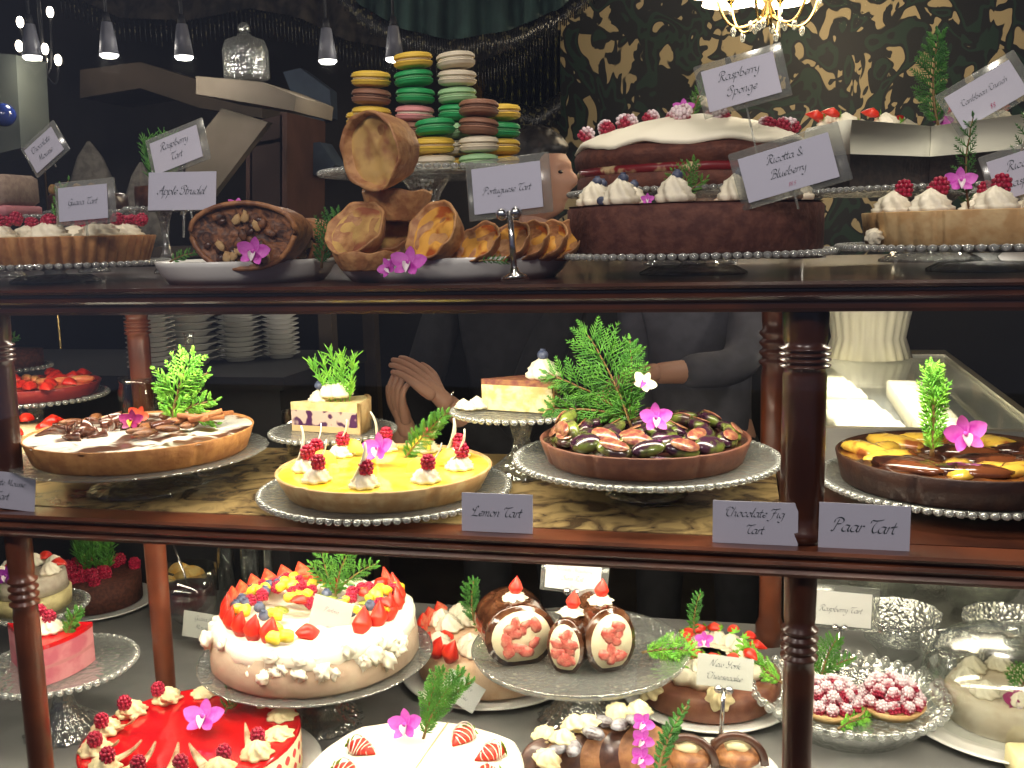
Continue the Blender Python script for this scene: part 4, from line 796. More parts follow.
# pavlova
pz = ZB+S*.098; p = onz(317, 655, pz)
stand('glass cake stand with grey rim under the pavlova', (p.x, p.y, ZB), .163, (pz-ZB)/S, Rf=.06, beads=False, lip=.003)
t = thing('pavlova', 'tall meringue pavlova heaped with strawberries, mango cubes and blueberries', 'cake', (p.x, p.y, pz+S*.001))
mer = mat('meringue', (.5, .4, .29), (.42, .31, .22), s=18, rough=.8, bump=.6, bs=70)
R = .143
part('meringue', MB().add(lathe([(.0005, 0), (R*.95, 0), (R*1.0, .006), (R*1.0, .03), (R*.97, .05), (R*.9, .056), (.0005, .056)], 100, rf=lambda a, r, z: r*(1+.015*noise.noise(Vector((3*a, z*40, 2)))-(.02 if abs(a-R_(281)) < .03 else 0)))), mer, t)
part('cream_top', MB().add(lathe([(R*.93, .036), (R*.985, .044), (R*.97, .06), (R*.9, .068), (R*.6, .064), (.0005, .06)], 100, rf=lambda a, r, z: r*(1+.035*noise.noise(Vector((math.cos(a)*6, math.sin(a)*6, z*40)))), zf=lambda a, r, z: z+.009*noise.noise(Vector((math.cos(a)*r*50, math.sin(a)*r*50, 5))))), white_icing, t)
MER = MB().add(ball(.012, 14, 9, .9, 2.8, 4, (1, .9, .7))).mesh('meringue_piece', white_icing)
for k in range(38):
    a = R_(U(195, 345)); r = U(.13, .146); link('meringue_piece', MER, t, (r*math.cos(a), r*math.sin(a), U(.03, .06)), (U(0, 3), U(0, 3), U(0, 3)), U(.5, 1.1))
MAN = MB().add(rbox(.016, .014, .012, .003)).mesh('mango_cube', mat('mango', (.88, .58, .03), (.85, .7, .1), s=90, rough=.25))
KIW = MB().add(lathe([(.0005, 0), (.011, 0), (.0115, .002), (.0005, .0035)], 18)).mesh('kiwi_slice', mat('kiwi', (.45, .5, .08), (.15, .2, .02), s=300, rough=.3))
for (cx, n) in ((-.052, 64), (.085, 34)):
    for k in range(n):
        rr = (.068 if cx < 0 else .05)*math.sqrt(U(0, 1)); a = U(0, 2*PI); x, y = cx+rr*math.cos(a), .018+rr*math.sin(a)*1.15
        if x*x+y*y > .118**2: continue
        z = .071+.016*(1-rr/.07)
        kk = k % 5
        if kk in (0, 1): link('mango_cube', MAN, t, (x, y, z), (U(-.5, .5), U(-.5, .5), U(0, 3)), U(.8, 1.15))
        elif kk == 2: link('blueberry', BLUE, t, (x, y, z+.005), (U(-.4, .4), 0, 0), 1.3)
        elif kk == 3: link('raspberry', RASP, t, (x, y, z+.004), (U(-1, 1), 0, U(0, 3)), .95)
        else: link('strawberry_half' if k % 2 else 'kiwi_slice', STRAWF if k % 2 else KIW, t, (x, y, z+.003), (U(-.4, .4), U(-.4, .2), U(0, 6)), .9)
for a in list(range(120, 296, 13))+list(range(296, 420, 14)):
    if 272 < a < 312: continue
    r = R_(a); link('strawberry_half', STRAWF, t, (.115*math.cos(r), .115*math.sin(r), .062), (R_(90), R_(-76), r+PI/2), (1.25, 1.25, 1.1))
for x, y, m in ((.012, -.118, MAN), (.0, -.125, MAN), (.02, -.1, STRAWF), (-.01, -.098, MAN)): link('mango_cube' if m == MAN else 'strawberry_half', m, t, (x, y, .071), (.3, .2, x*50), 1.2)
link('blueberry', BLUE, t, (-.012, -.108, .08), (.5, 0, 0), 1.3)
sprig('green fern-like spray standing on the pavlova', (p.x+S*.012, p.y+S*.045, pz+S*.066), .082, .05, R_(6), 11, 5, .0016, green, extra=((-36, .07, .035), (34, .075, .04), (-62, .055, .03)))
card_px('white card reading Pavlova stuck in the fruit pavlova', 331, 615, p.y-S*.045, 42, 33, ['Pavlova'], 13, mt=mat('bright_card', (.62, .63, .6), rough=.6), sl=False, fork=.012, price='$8.5', size=.0034)
# swiss roll
pz = ZB+S*.098; p = onz(580, 652, pz); stand('clear glass cake stand under the chocolate swiss roll', (p.x, p.y, ZB), .152, (pz-ZB)/S, Rf=.06, beads=False, lip=.008)
gl = mat('glossy_chocolate', (.05, .017, .008), (.16, .065, .028), s=30, rough=.12, coat=.8, bump=.8, bs=60, lo=.45, hi=.7)
crf = mat('roll_cream', (.82, .74, .5), rough=.5, bump=.2)
STP = MB().add(ball(.008, 10, 6, .5, 3, 1, (1.2, .8, .4))).mesh('strawberry_piece', mat('baked_strawberry', (.5, .09, .07), (.65, .25, .18), s=120, rough=.35))
def roll(label, loc, W, H, L, rz, face=1, seed=0, st=True):
    t = thing('swiss_roll_piece', label, 'cake slice', loc, rz); n = 24
    def sec(a, k): return (W/2*k*math.cos(a), H*.46+H*.5*k*math.sin(a) if math.sin(a) > -.9 else H*.46-H*.45*k)
    b = MB(); v = []; f = []; m = 7
    for i in range(m+1):
        for j in range(n):
            a = 2*PI*j/n; k = 1+.05*noise.noise(Vector((math.cos(a)*3, math.sin(a)*3, i*.7+seed))); x, z = sec(a, k); v.append((x, L*i/m, max(z, 0)))
    for i in range(m):
        for j in range(n): f.append((i*n+j, i*n+(j+1) % n, i*n+n+(j+1) % n, i*n+n+j))
    f.append(tuple(range(n-1, -1, -1))); f.append(tuple(m*n+j for j in range(n))); part('chocolate_coat', b.add((v, f)), gl, t)
    fc = MB().add(([(sec(2*PI*j/n, .84)[0], -.0015, max(sec(2*PI*j/n, .84)[1], .006)) for j in range(n)]+[(sec(2*PI*j/n, .84)[0], .002, max(sec(2*PI*j/n, .84)[1], .006)) for j in range(n)], [tuple(range(n-1, -1, -1))]+[(j, (j+1) % n, n+(j+1) % n, n+j) for j in range(n)]))
    part('cream_filling', fc, crf, t)
    for k in range(14): link('strawberry_piece', STP, t, (U(-.24, .22)*W, -.002, H*(.45+U(-.24, .26))), (R_(90), U(0, 3), 0), U(.8, 1.3))
    if st:
        link('cream_swirl', SWIRL, t, (0, L*.42, H*.92), (0, 0, 0), (.85, .85, .5)); link('strawberry', STRAW, t, (0, L*.42, H*.92+.006), (0, R_(-80), .4), .85)
    return t
roll('left chocolate swiss roll piece showing a broad cream and strawberry face', (p.x-S*.07, p.y-S*.06, pz+S*.0015), .098, .088, .08, R_(26), seed=1)
roll('middle chocolate swiss roll piece turned edge-on between the other two', (p.x-S*.008, p.y-S*.075, pz+S*.0015), .05, .078, .07, R_(-10), seed=4)
roll('right chocolate swiss roll piece with narrow oval cream face', (p.x+S*.052, p.y-S*.06, pz+S*.0015), .07, .092, .08, R_(32), seed=7)
sprig('bright green spray at the right rim of the swiss roll stand', (p.x+S*.088, p.y-S*.02, pz+S*.014), .07, .05, R_(78), 10, 5, .0017, green_b, lx=-20, extra=((24, .055, .03),))
sprig('bright green spray at the left rim of the swiss roll stand', (p.x-S*.12, p.y+S*.0, pz+S*.006), .04, .04, R_(-60), 8, 4, .0016, green, lx=-30)
card_px('card reading Chocolate Strawberry Swiss Roll on a clear stand', 573, 577, p.y+S*.05, 56, 27, ['Chocolate Strawberry', 'Swiss Roll'], 4, mt=MT['bright_card'], sl=True, pole=S*.085, price='$8.5')
# strawberry gateau behind
p = onz(492, 668, ZB+S*0.012); dish('white plate under the strawberry gateau', (p.x, p.y, ZB), .14, .012)
t = thing('strawberry_gateau', 'pink and beige gateau piled with cream and strawberries, behind the swiss roll', 'cake', (p.x, p.y, ZB+S*.0125))
part('cake_body', MB().add(lathe([(.0005, 0), (.11, 0), (.113, .004), (.113, .047), (.108, .052), (.0005, .052)], 70)), mat('beige_sponge', (.62, .4, .25), (.7, .52, .36), s=30, rough=.8, bump=.4), t)
for k in range(26):
    a, r = U(0, 2*PI), .095*math.sqrt(U(.05, 1)); x, y = r*math.cos(a), r*math.sin(a)
    link('cream_swirl' if k % 2 else 'strawberry', SWIRL if k % 2 else STRAWF, t, (x, y, .053), (0, 0, a), 1.05)
for a in range(150, 250, 14): link('strawberry_half', STRAWF, t, (.106*math.cos(R_(a)), .106*math.sin(R_(a)), .05), (R_(90), R_(-70), R_(a+90)), 1.2)
sprig('dark green sprig on the strawberry gateau', (p.x-S*.025, p.y+S*.0, ZB+S*.08), .07, .045, R_(-14), 10, 6, .0018, green_d, extra=((50, .04, .025),))
card_px('tilted card in front of the strawberry gateau', 462, 691, S*1.28, 40, 27, ['Strawberry', 'Short Cake'], 30, mt=mat('greyish_card', (.45, .47, .45), rough=.6), lx=-35, fork=.02, size=.003)
# cheesecake
p = onz(708, 686, ZB+S*0.020); dish('white plate under the brown cheesecake', (p.x, p.y, ZB), .125, .012)
t = thing('cheesecake', 'brown sided cheesecake crowned with tall cream and strawberries', 'cake', (p.x, p.y, ZB+S*.0125)); t.scale = (S*.92,)*3
part('cake_body', MB().add(lathe([(.0005, 0), (.108, 0), (.112, .004), (.112, .034), (.105, .038), (.0005, .038)], 80)), mat('brown_cheesecake', (.14, .045, .025), (.2, .08, .04), s=40, rough=.5, bump=.3), t)
part('cream_collar', MB().add(lathe([(.03, .038), (.08, .038), (.084, .05), (.078, .062), (.055, .064), (.03, .06)], 80, rf=lambda a, r, z: r*(1+.06*math.sin(14*a)))), cream, t)
for k in range(14):
    a = 2*PI*k/14; link('cream_swirl', SWIRL, t, (.056*math.cos(a), .056*math.sin(a), .06), (0, 0, a), .85); link('strawberry', STRAWH, t, (.056*math.cos(a)+.006, .056*math.sin(a), .082), (0, R_(10), a*2), .9)
for x in (-.085, .02): link('cream_swirl', SWIRLY, t, (x, -.085 if x < 0 else -.1, .036), (R_(40), 0, 0), 1.0)
sprig('dark green sprig on the brown cheesecake', (p.x-S*.02, p.y-S*.0, ZB+S*.1), .06, .028, R_(-6), 10, 5, .0017, green_d)
orchid('small magenta orchid beside the sprig on the cheesecake', (p.x-S*.005, p.y-S*.035, ZB+S*.105), .6, (R_(70), 0, 0))
card_px('card reading New York Cheesecake on a chrome stand', 725, 672, p.y-S*.15, 55, 32, ['New York', 'Cheesecake'], 3, mt=mat('pale_card', (.5, .52, .47), rough=.6), pole=S*.065)
# raspberry tartlets in scalloped bowl
p = onz(847, 702, ZB+S*0.030)
t = thing('scalloped_dish', 'ribbed pressed glass dish holding the two sugared raspberry tarts', 'dish', (p.x, p.y, ZB))
R = .128
part('dish_body', MB().add(lathe([(.0005, .02), (R*.6, .02), (R*.62, .004), (R*.5, 0), (R*.66, 0), (R*.8, .018), (R, .046), (R*.975, .048), (R*.78, .026), (.0005, .025)], 168, rf=lambda a, r, z: r*(1+(.02*math.cos(42*a) if r > R*.7 else 0)))), glass, t)
b = MB()
for k in range(42): a = 2*PI*k/42; b.add(ball(.0065, 8, 5), 0, tr((R*math.cos(a), R*math.sin(a), .047)))
part('scalloped_rim', b, bead_g, t)
for q, (dx, dy, sd, l) in enumerate(((-.024, -.028, 5, 'left sugar dusted raspberry tart, nearer the thick post'), (.056, -.008, 9, 'right sugar dusted raspberry tart, the taller pile'))):
    u = thing('raspberry_tart', l, 'tart', (p.x+S*dx, p.y+S*dy, ZB+S*.027))
    part('tart_shell', MB().add(lathe([(.0005, 0), (.036, 0), (.045, .012), (.043, .013), (.0005, .01)], 48, rf=lambda a, r, z: r*(1+.02*math.sin(24*a)))), crust_p, u)
    for rr, n, z in ((.036, 13, .018), (.023, 8, .023), (.009, 3, .027), (.026, 8, .033), (.012, 4, .038)):
        for k in range(n): a = 2*PI*k/n+rr*90; link('raspberry', RASPD, u, (rr*math.cos(a), rr*math.sin(a), z), (U(-.6, .6), U(-.6, .6), a), 1.0)
sprig('bright green cedar spray hanging over the left rim of the ribbed dish', (p.x-S*.085, p.y-S*.005, ZB+S*.052), .075, .045, R_(-68), 11, 6, .0017, green_b, lx=-25)
sprig('bright green cedar spray in front of the sugared tarts', (p.x-S*.02, p.y-S*.088, ZB+S*.034), .08, .035, R_(80), 11, 5, .0016, green_b, lx=-50)
sprig('green spray behind the sugared raspberry tarts', (p.x-S*.03, p.y+S*.055, ZB+S*.034), .06, .05, R_(5), 10, 5, .0016, green, lx=-10, extra=((40, .05, .03), (-40, .05, .03)))
card_px('card ending in berry Tart on a clear stand, right of the thick post', 841, 609, p.y+S*.12, 58, 34, ['Raspberry Tart'], 2, mt=MT['bright_card'], sl=True, pole=S*.07)
# cloche at the right
p = onz(1008, 712, ZB+S*0.015); dish('white plate under the glass cloche', (p.x, p.y, ZB), .145, .013)
for k, (x, Y, rr) in enumerate(((900, 1.61, .075), (1010, 1.61, .08), (955, 1.5, .055))):
    solo('glass_bowl', MB().add(lathe([(.0005, 0), (rr*.5, 0), (rr*.5, .004), (rr*.8, .03), (rr, .085), (rr*.97, .086), (rr*.76, .033), (.0005, .008)], 48, rf=lambda a, r, z: r*(1+.03*math.cos(12*a)))).mesh('glass_bowl', glass), ('pressed glass bowl at the rear beside the clear card stand', 'pressed glass bowl at the right rear behind the cloche', 'smaller pressed glass bowl in front of the other two')[k], 'bowl', at(x, S*Y, ZB, 600))
t = thing('glass_cloche', 'clear glass dome over a cake at the lower right', 'cloche', (p.x, p.y, ZB+S*.0145))
part('dome', MB().add(lathe([(.112, 0), (.113, .05), (.108, .075), (.088, .097), (.05, .107), (.012, .11)], 64)), glassmat('cloudy_glass', tint=(.8, .82, .8), base=.1, edge=.6, rough=.15), t)
part('handle', MB().add(ball(.012, 16, 10), 0, tr((0, 0, .121))), glass, t)
u = thing('cream_cake', 'beige cream cake with orchids under the glass cloche', 'cake', (p.x, p.y, ZB+S*.009))
part('cake_body', MB().add(lathe([(.0005, 0), (.08, 0), (.082, .035), (.076, .045), (.0005, .047)], 50)), mat('pale_beige_cream', (.6, .5, .36), (.7, .62, .48), s=30, rough=.6, bump=.4), u)
for k in range(8): link('cream_swirl', SWIRL, u, (.055*math.cos(k*.785), .055*math.sin(k*.785), .045), (0, 0, k), .9)
orchid('dark magenta orchid on the cake under the cloche', (p.x-S*.005, p.y-S*.062, ZB+S*.06), .9, (R_(65), 0, 0), mat('orchid_wine', (.35, .02, .14), rough=.5))
sprig('green and white leaves on the cake under the cloche', (p.x-S*.0, p.y-S*.05, ZB+S*.055), .045, .05, 0, 8, 4, .002, green, extra=((50, .04, .03),))
solo('cheese_block', MB().add(rbox(.06, .05, .04, .003)).mesh('cheese_block', mat('pale_cheese', (.8, .72, .38), rough=.5)), 'pale yellow block in the bottom right corner', 'cheese', (onz(1022, 775, ZB).x+.012, onz(1022, 775, ZB).y, ZB), (0, 0, .1))
# eclair log
p = onz(602, 768, ZB+S*0.030); dish('white plate under the nut brown log cake', (p.x, p.y, ZB), .125, .01)
t = thing('log_cake', 'brown log cake with chocolate bands, silver glaze and cream dollops', 'cake', (p.x, p.y, ZB+S*.0105))
SL = mat('toasted_slice', (.35, .16, .06), (.2, .08, .03), s=60, rough=.5, bump=.4); sil = mat('grey_glaze', (.3, .3, .33), (.06, .04, .04), s=60, rough=.1, coat=.6)
for k in range(6):
    b = MB().add(lathe([(.0005, 0), (.036, 0), (.039, .004), (.039, .01), (.036, .014), (.0005, .014)], 30)); M = (R_(62), 0, R_(30))
    link('cake_slice', b.mesh('cake_slice', SL if k % 2 else choc), t, (-.065+.022*k, -.02+.012*k, .018+.0), M, (1, 1.05, 1))
for x, y, z in ((-.07, .0, .05), (-.045, -.015, .055), (-.02, .02, .06), (.015, .045, .066), (.04, .05, .068), (-.06, -.045, .045), (-.035, .015, .06)): link('cream_dollop', SWIRLY, t, (x, y, z), (.3, 0, x*77), .85)
GD = MB().add(ball(.01, 12, 8, .2, 2, 2, (1.6, 1, .6))).mesh('glaze_pool', sil)
for x, y, z in ((-.03, -.03, .058), (-.01, .0, .064), (.02, .02, .068), (.035, .03, .07), (-.05, -.03, .055), (.0, .03, .065)): link('glaze_pool', GD, t, (x, y, z), (.2, .1, x*50), 1)
for k in range(3): orchid('magenta orchid %s of the log cake' % ('at the top end', 'halfway down the right side', 'at the low right')[k], (p.x+S*(.048+.002*k), p.y+S*(.015-.03*k), ZB+S*(.085-.006*k)), .65, (R_(60), R_(30), 0))
sprig('long dark green leaf spray down the right side of the log cake', (p.x+S*.072, p.y-S*.05, ZB+S*.055), .085, .028, R_(8), 12, 5, .0025, green_d, lx=-25)
# pastry with chocolate arcs
p = onz(712, 768, ZB+S*0.015); dish('white plate of small pastries at the bottom middle', (p.x, p.y, ZB), .085, .01)
for k, (dx, dy) in enumerate(((-.03, .005), (.03, .02))):
    u = thing('cream_pastry', ('left', 'right')[k]+' small golden pastry under a dark chocolate arc, bottom middle', 'pastry', (p.x+S*dx, p.y+S*dy, ZB+S*.0095))
    part('pastry_base', MB().add(ball(.027, 18, 10, .1, 3, k, (1.1, .9, .55)), 0, tr((0, 0, .0145))), pastry, u)
    part('cream_filling', MB().add(ball(.016, 14, 8, .3, 3, k+3, (1.1, .9, .6)), 0, tr((0, 0, .03))), cream_y, u)
    part('chocolate_arc', MB().add(tube([(.034*math.cos(a), -.01, .01+.036*math.sin(a)) for a in [PI*i/12 for i in range(13)]], .003, 6, flat=2)), choc, u)
# left slice on stand
pz = ZB+S*.098; p = onz(60, 664, pz); stand('glass cake stand with beaded rim under the pink cake slice', (p.x, p.y, ZB), .1, (pz-ZB)/S, Rf=.055, lip=.003)
t = slice_('pink_cake_slice', 'wedge of pink mousse cake with red jelly top and cream', 'cake slice', (p.x-S*.075, p.y-S*.005, pz+S*.001), R_(-12), .12, 48, [(0, .022, mat('pink_mousse', (.62, .25, .26), (.5, .12, .16), s=40, rough=.6), 1), (.0221, .027, mat('pink_sponge', (.5, .2, .2), rough=.7), 1), (.0271, .05, MT['pink_mousse'], 1), (.0501, .056, MT['red_jelly'], 1.005)], ('mousse', 'sponge', 'mousse', 'jelly_top'))
for x, y in ((.085, .0), (.055, .01), (.07, -.02)): link('cream_swirl', SWIRL, t, (x, y, .056), (0, 0, x*50), .85); link('raspberry', RASP, t, (x, y, .076), (0, 0, x), 1.05)
link('chocolate_curl', CURLT, t, (.06, -.03, .056), (0, .7, 1), 1.0)
sprig('curled green sprig on the pink cake slice', (p.x+S*.032, p.y-S*.02, pz+S*.05), .045, .035, R_(14), 8, 5, .002, green, lean=.3)
# layered torte left rear
Y = S*1.36; p = ony(38, 606, Y); stand('glass cake stand under the cream torte at the left rear', (p.x, Y, ZB), .075, (p.z-ZB)/S, Rf=.04, lip=.003)
t = thing('cream_torte', 'pale yellow and grey layered torte with red berries, left rear of the bottom shelf', 'cake', (p.x-S*.01, Y, p.z+.001))
part('lower_layer', MB().add(lathe([(.0005, 0), (.06, 0), (.062, .026), (.0005, .028)], 40)), mat('pale_yellow_sponge', (.66, .58, .28), (.5, .42, .2), s=60, rough=.7, bump=.4), t)
part('upper_layer', MB().add(lathe([(.0005, .028), (.058, .028), (.055, .055), (.0005, .058)], 40)), mat('greyish_cream', (.42, .36, .28), (.52, .46, .36), s=60, rough=.7, bump=.4), t)
for k in range(6): link('cream_swirl', SWIRL, t, (.04*math.cos(k), .04*math.sin(k), .057), (0, 0, k), .8); link('strawberry_half', STRAWF, t, (.035*math.cos(k+.5), .035*math.sin(k+.5), .068), (0, 0, k*2), .9)
orchid('deep purple orchid on the layered torte', (p.x-S*.005, Y-S*.055, p.z+S*.07), .8, (R_(65), 0, 0), mat('orchid_deep', (.25, .02, .3), rough=.5))
sprig('small yellow-green sprig in front of the layered torte', (p.x-S*.03, Y-S*.068, p.z+S*.02), .04, .035, 0, 8, 5, .0018, green_b)
# rear: berries bowl, greens, jam, oranges, jars
p = at(100, S*1.585, ZB, 620); dish('white plate holding the dark berry cake behind the left stand', (p.x, p.y, ZB), .105, .01)
t = thing('berry_cake', 'low cake piled with dark red berries behind the glass stand at the left', 'cake', (p.x, p.y, ZB+S*.011)); part('cake_body', MB().add(lathe([(.0005, 0), (.08, 0), (.08, .05), (.0005, .055)], 40)), sponge, t)
for k in range(24): a, r = U(0, 6.3), .072*math.sqrt(U(.1, 1)); link('raspberry', RASP, t, (r*math.cos(a), r*math.sin(a), .058), (0, 0, a), 1.3)
grass('soft green herb tuft on the dark berry cake', (p.x+S*.0, p.y, ZB+S*.06), .11, .09, 0, 260, green)
Y = S*1.5; p = at(188, Y, ZB, 630); jam = mat('dark_jam', (.1, .006, .015), (.03, .003, .008), s=40, rough=.15, coat=.5)
t = thing('jam_bowl', 'glass bowl of dark red jam with a metal spoon', 'bowl', (p.x, Y, ZB))
part('bowl', MB().add(lathe([(.0005, 0), (.035, 0), (.052, .05), (.056, .115), (.053, .115), (.049, .05), (.0005, .006)], 48)), glass_c, t); part('jam', MB().add(lathe([(.0005, .008), (.046, .05), (.05, .08), (.0005, .084)], 40)), jam, t)
solo('serving_spoon', MB().add(tube([(.02, -.01, .08), (0, 0, .13), (-.03, .01, .2)], [.004, .003, .0045], 8, flat=.5)).add(ball(.012, 10, 6, s=(1, .7, .4)), 0, tr((.022, -.012, .078))).mesh('serving_spoon', chrome), 'metal serving spoon standing in the jam bowl', 'spoon', (p.x, Y, ZB))
card_px('card reading Guava & Mousse in front of the jam bowl', 203, 626, S*1.42, 44, 26, ['Guava &', 'Mousse'], 5, mt=MT['pale_card'], fork=.0, price='$8')
p = at(182, S*1.64, ZB, 600); t = thing('fruit_bowl', 'glass pedestal bowl at the left rear holding orange pieces', 'bowl', (p.x, p.y, ZB))
ob = (ony(182, 592, S*1.64).z-ZB)/S
part('bowl', MB().add(lathe([(.0005, 0), (.04, 0), (.01, .02), (.01, ob-.01), (.03, ob), (.055, ob+.03), (.052, ob+.03), (.0005, ob+.004)], 40)), glass_c, t)
ORA = MB().add(lathe([(.0005, 0), (.028, 0), (.03, .002), (.03, .007), (.0005, .008)], 26, a0=0, a1=PI)).mesh('orange_slice', mat('orange_flesh', (.85, .42, .05), (.9, .65, .25), s=70, rough=.3))
for k, (dx, rx, rz) in enumerate(((-.018, 75, .3), (.012, 80, -.2), (.022, 60, .8), (-.005, 100, .1))): solo('orange_slice', ORA, ('leftmost upright', 'middle upright', 'rightmost leaning', 'rear')[k]+' orange half slice in the pedestal bowl', 'orange slice', (p.x+S*dx, p.y+S*(.012*k-.02), ZB+S*(ob+.012+.006*k)), (R_(rx), R_(8*k-10), rz), 1.05)
for k, (x, Y, r, l) in enumerate(((226, 1.65, .02, 'clear tall glass jar right of the orange bowl'), (250, 1.65, .022, 'clear tall glass jar nearest the pavlova spray'), (268, 1.66, .012, 'slim clear glass tube behind the pavlova'))):
    solo('tall_jar', MB().add(lathe([(.0005, .002), (r, .002), (r, .28), (r*.9, .28), (r*.9, .006), (.0005, .006)], 30)).mesh('tall_jar', glass_c), l, 'jar', at(x, S*Y, ZB, 560))

GS[0] = 1
# ------------------------------------------------------------------ behind: plates, counter, people
sc_ = thing('service_counter', 'low dark service counter carrying stacks of white plates', 'counter', (-1.55, 2.3, 0))
zc = ony(180, 372, 2.1).z
part('counter_body', Bx(-.6, .54, -.25, .22, 0, zc-.03), dark, sc_, smooth=False); part('counter_top', Bx(-.64, .56, -.27, .24, zc-.03, zc), dark, sc_, smooth=False)
PL = {}
def plate_me(R, h):
    if (R, h) not in PL: PL[(R, h)] = MB().add(lathe([(.0005, 0), (R*.6, 0), (R*.64, h*.3), (R*.96, h*.82), (R, h*.9), (R*.99, h*.97), (R*.62, h*.45), (.0005, h*.4)], 40)).mesh('plate', china)
    return PL[(R, h)]
for x, Y, R, h, n, l in ((143, 2.13, .058, .0125, 17, 'narrow stack of small plates at the left'), (183, 2.25, .07, .019, 12, 'widest stack of thick white plates'), (233, 2.32, .058, .0135, 12, 'stack of white plates right of the widest stack'), (275, 2.38, .048, .0135, 10, 'rightmost small stack of plates')):
    q = at(x, Y, zc)
    for k in range(n): solo('plate', plate_me(R, h), 'one of the white plates in the '+l, 'plate', (q.x, q.y, zc+k*h*.93), (0, 0, k), 1, l)
# glass-topped counter on the right
zc2 = 1.05; GY = 2.04
P1, P2, P3 = onz(815, 350, zc2), onz(945, 350, zc2), onz(1075, 446, zc2)
poly = [Vector((.14, P1.y, 0)), Vector((P2.x, P2.y, 0)), Vector((P3.x, P3.y, 0)), Vector((P3.x, GY, 0)), Vector((.14, GY, 0))]
cx = Vector((.5, 2.2, 0))
gc = thing('glass_counter', 'steel framed counter with flat dark glass top, at the right rear', 'counter', cx)
def prism(P, z0, z1):
    n = len(P); return [(p.x-cx.x, p.y-cx.y, z) for z in (z0, z1) for p in P], [tuple(range(n)), tuple(range(2*n-1, n-1, -1))]+[(i, n+i, n+(i+1) % n, (i+1) % n) for i in range(n)]
ic = Vector((.42, 2.3, 0))
inn = [ic+(q-ic)*.9 for q in poly]
crk = mat('crinkled_steel', (.6, .6, .54), metal=1, rough=.14, bump=1, bs=22)
zt_ = .94
part('counter_body', MB().add(prism(poly, 0, zt_)), crk, gc, smooth=False)
b = MB(); n = len(poly)
for i in range(n):
    j = (i+1) % n; b.add(prism([poly[i], poly[j], inn[j], inn[i]], zc2-.02, zc2))
part('steel_frame', b, steel, gc, smooth=False)
part('corner_walls', MB().add(([(p.x-cx.x, p.y-cx.y, z) for z in (zt_, zc2-.02) for p in poly], [(i, n+i, n+(i+1) % n, (i+1) % n) for i in range(n)])), steel, gc, smooth=False)
part('glass_top', MB().add(prism(inn, zc2-.012, zc2-.006)), glassmat('smoked_glass', tint=(.9, .92, .93), base=.08, edge=.45, rough=.08, diff=.05), gc, smooth=False)
part('tray', MB().add(prism(inn, zt_, zt_+.004)), mat('dark_tray', (.06, .07, .09), (.16, .18, .2), s=7, rough=.35, dist=1), gc, smooth=False)
wt = mat('white_chocolate_slab', (.86, .8, .6), rough=.4)
SLAB = MB().add(rbox(.15, .13, .018, .002)).mesh('slab', wt); BAR = MB().add(rbox(.1, .06, .05, .003)).mesh('bar', wt)
zz0 = zt_+.0045
for i in range(8):
    y0 = 2.2+i*.14+(.05 if i > 3 else 0)
    for lv in range(3):
        solo('white_slab', SLAB, 'thick white slab, %s layer of the %s pile from the front, under the counter glass' % (('bottom', 'middle', 'top')[lv], ('nearest', 'second', 'third', 'fourth', 'fifth', 'sixth', 'seventh', 'farthest')[i]), 'slab', (.30-.012*i, y0, zz0+lv*.0185), (0, 0, .03), (1, 1, 1), 'white slabs under the glass')
order = ('nearest', 'second nearest', 'third', 'fourth', 'fifth', 'sixth', 'seventh', 'eighth', 'ninth', 'tenth', 'eleventh', 'second farthest', 'farthest')
for i in range(13):
    solo('white_bar', BAR, '%s small white bar in the row beside the slabs under glass' % order[i], 'bar', (.445+.002*i, 2.2+i*.07, zz0), (0, 0, .03), 1, 'white bars under the glass')
q = onz(868, 346, zc2+.0)
q = Vector((ony(868, 346, P1.y-.16).x, P1.y-.16, zc2))
solo('fluted_bowl', MB().add(lathe([(.0005, 0), (.125, 0), (.105, .06), (.115, .12), (.13, .2), (.127, .2), (.105, .12), (.0005, .03)], 96, rf=lambda a, r, z: r*(1+.03*math.cos(24*a)))).mesh('fluted_bowl', mat('white_porcelain', (.62, .6, .5), rough=.4)), 'white fluted porcelain bowl on the rear of the glass counter', 'bowl', q)
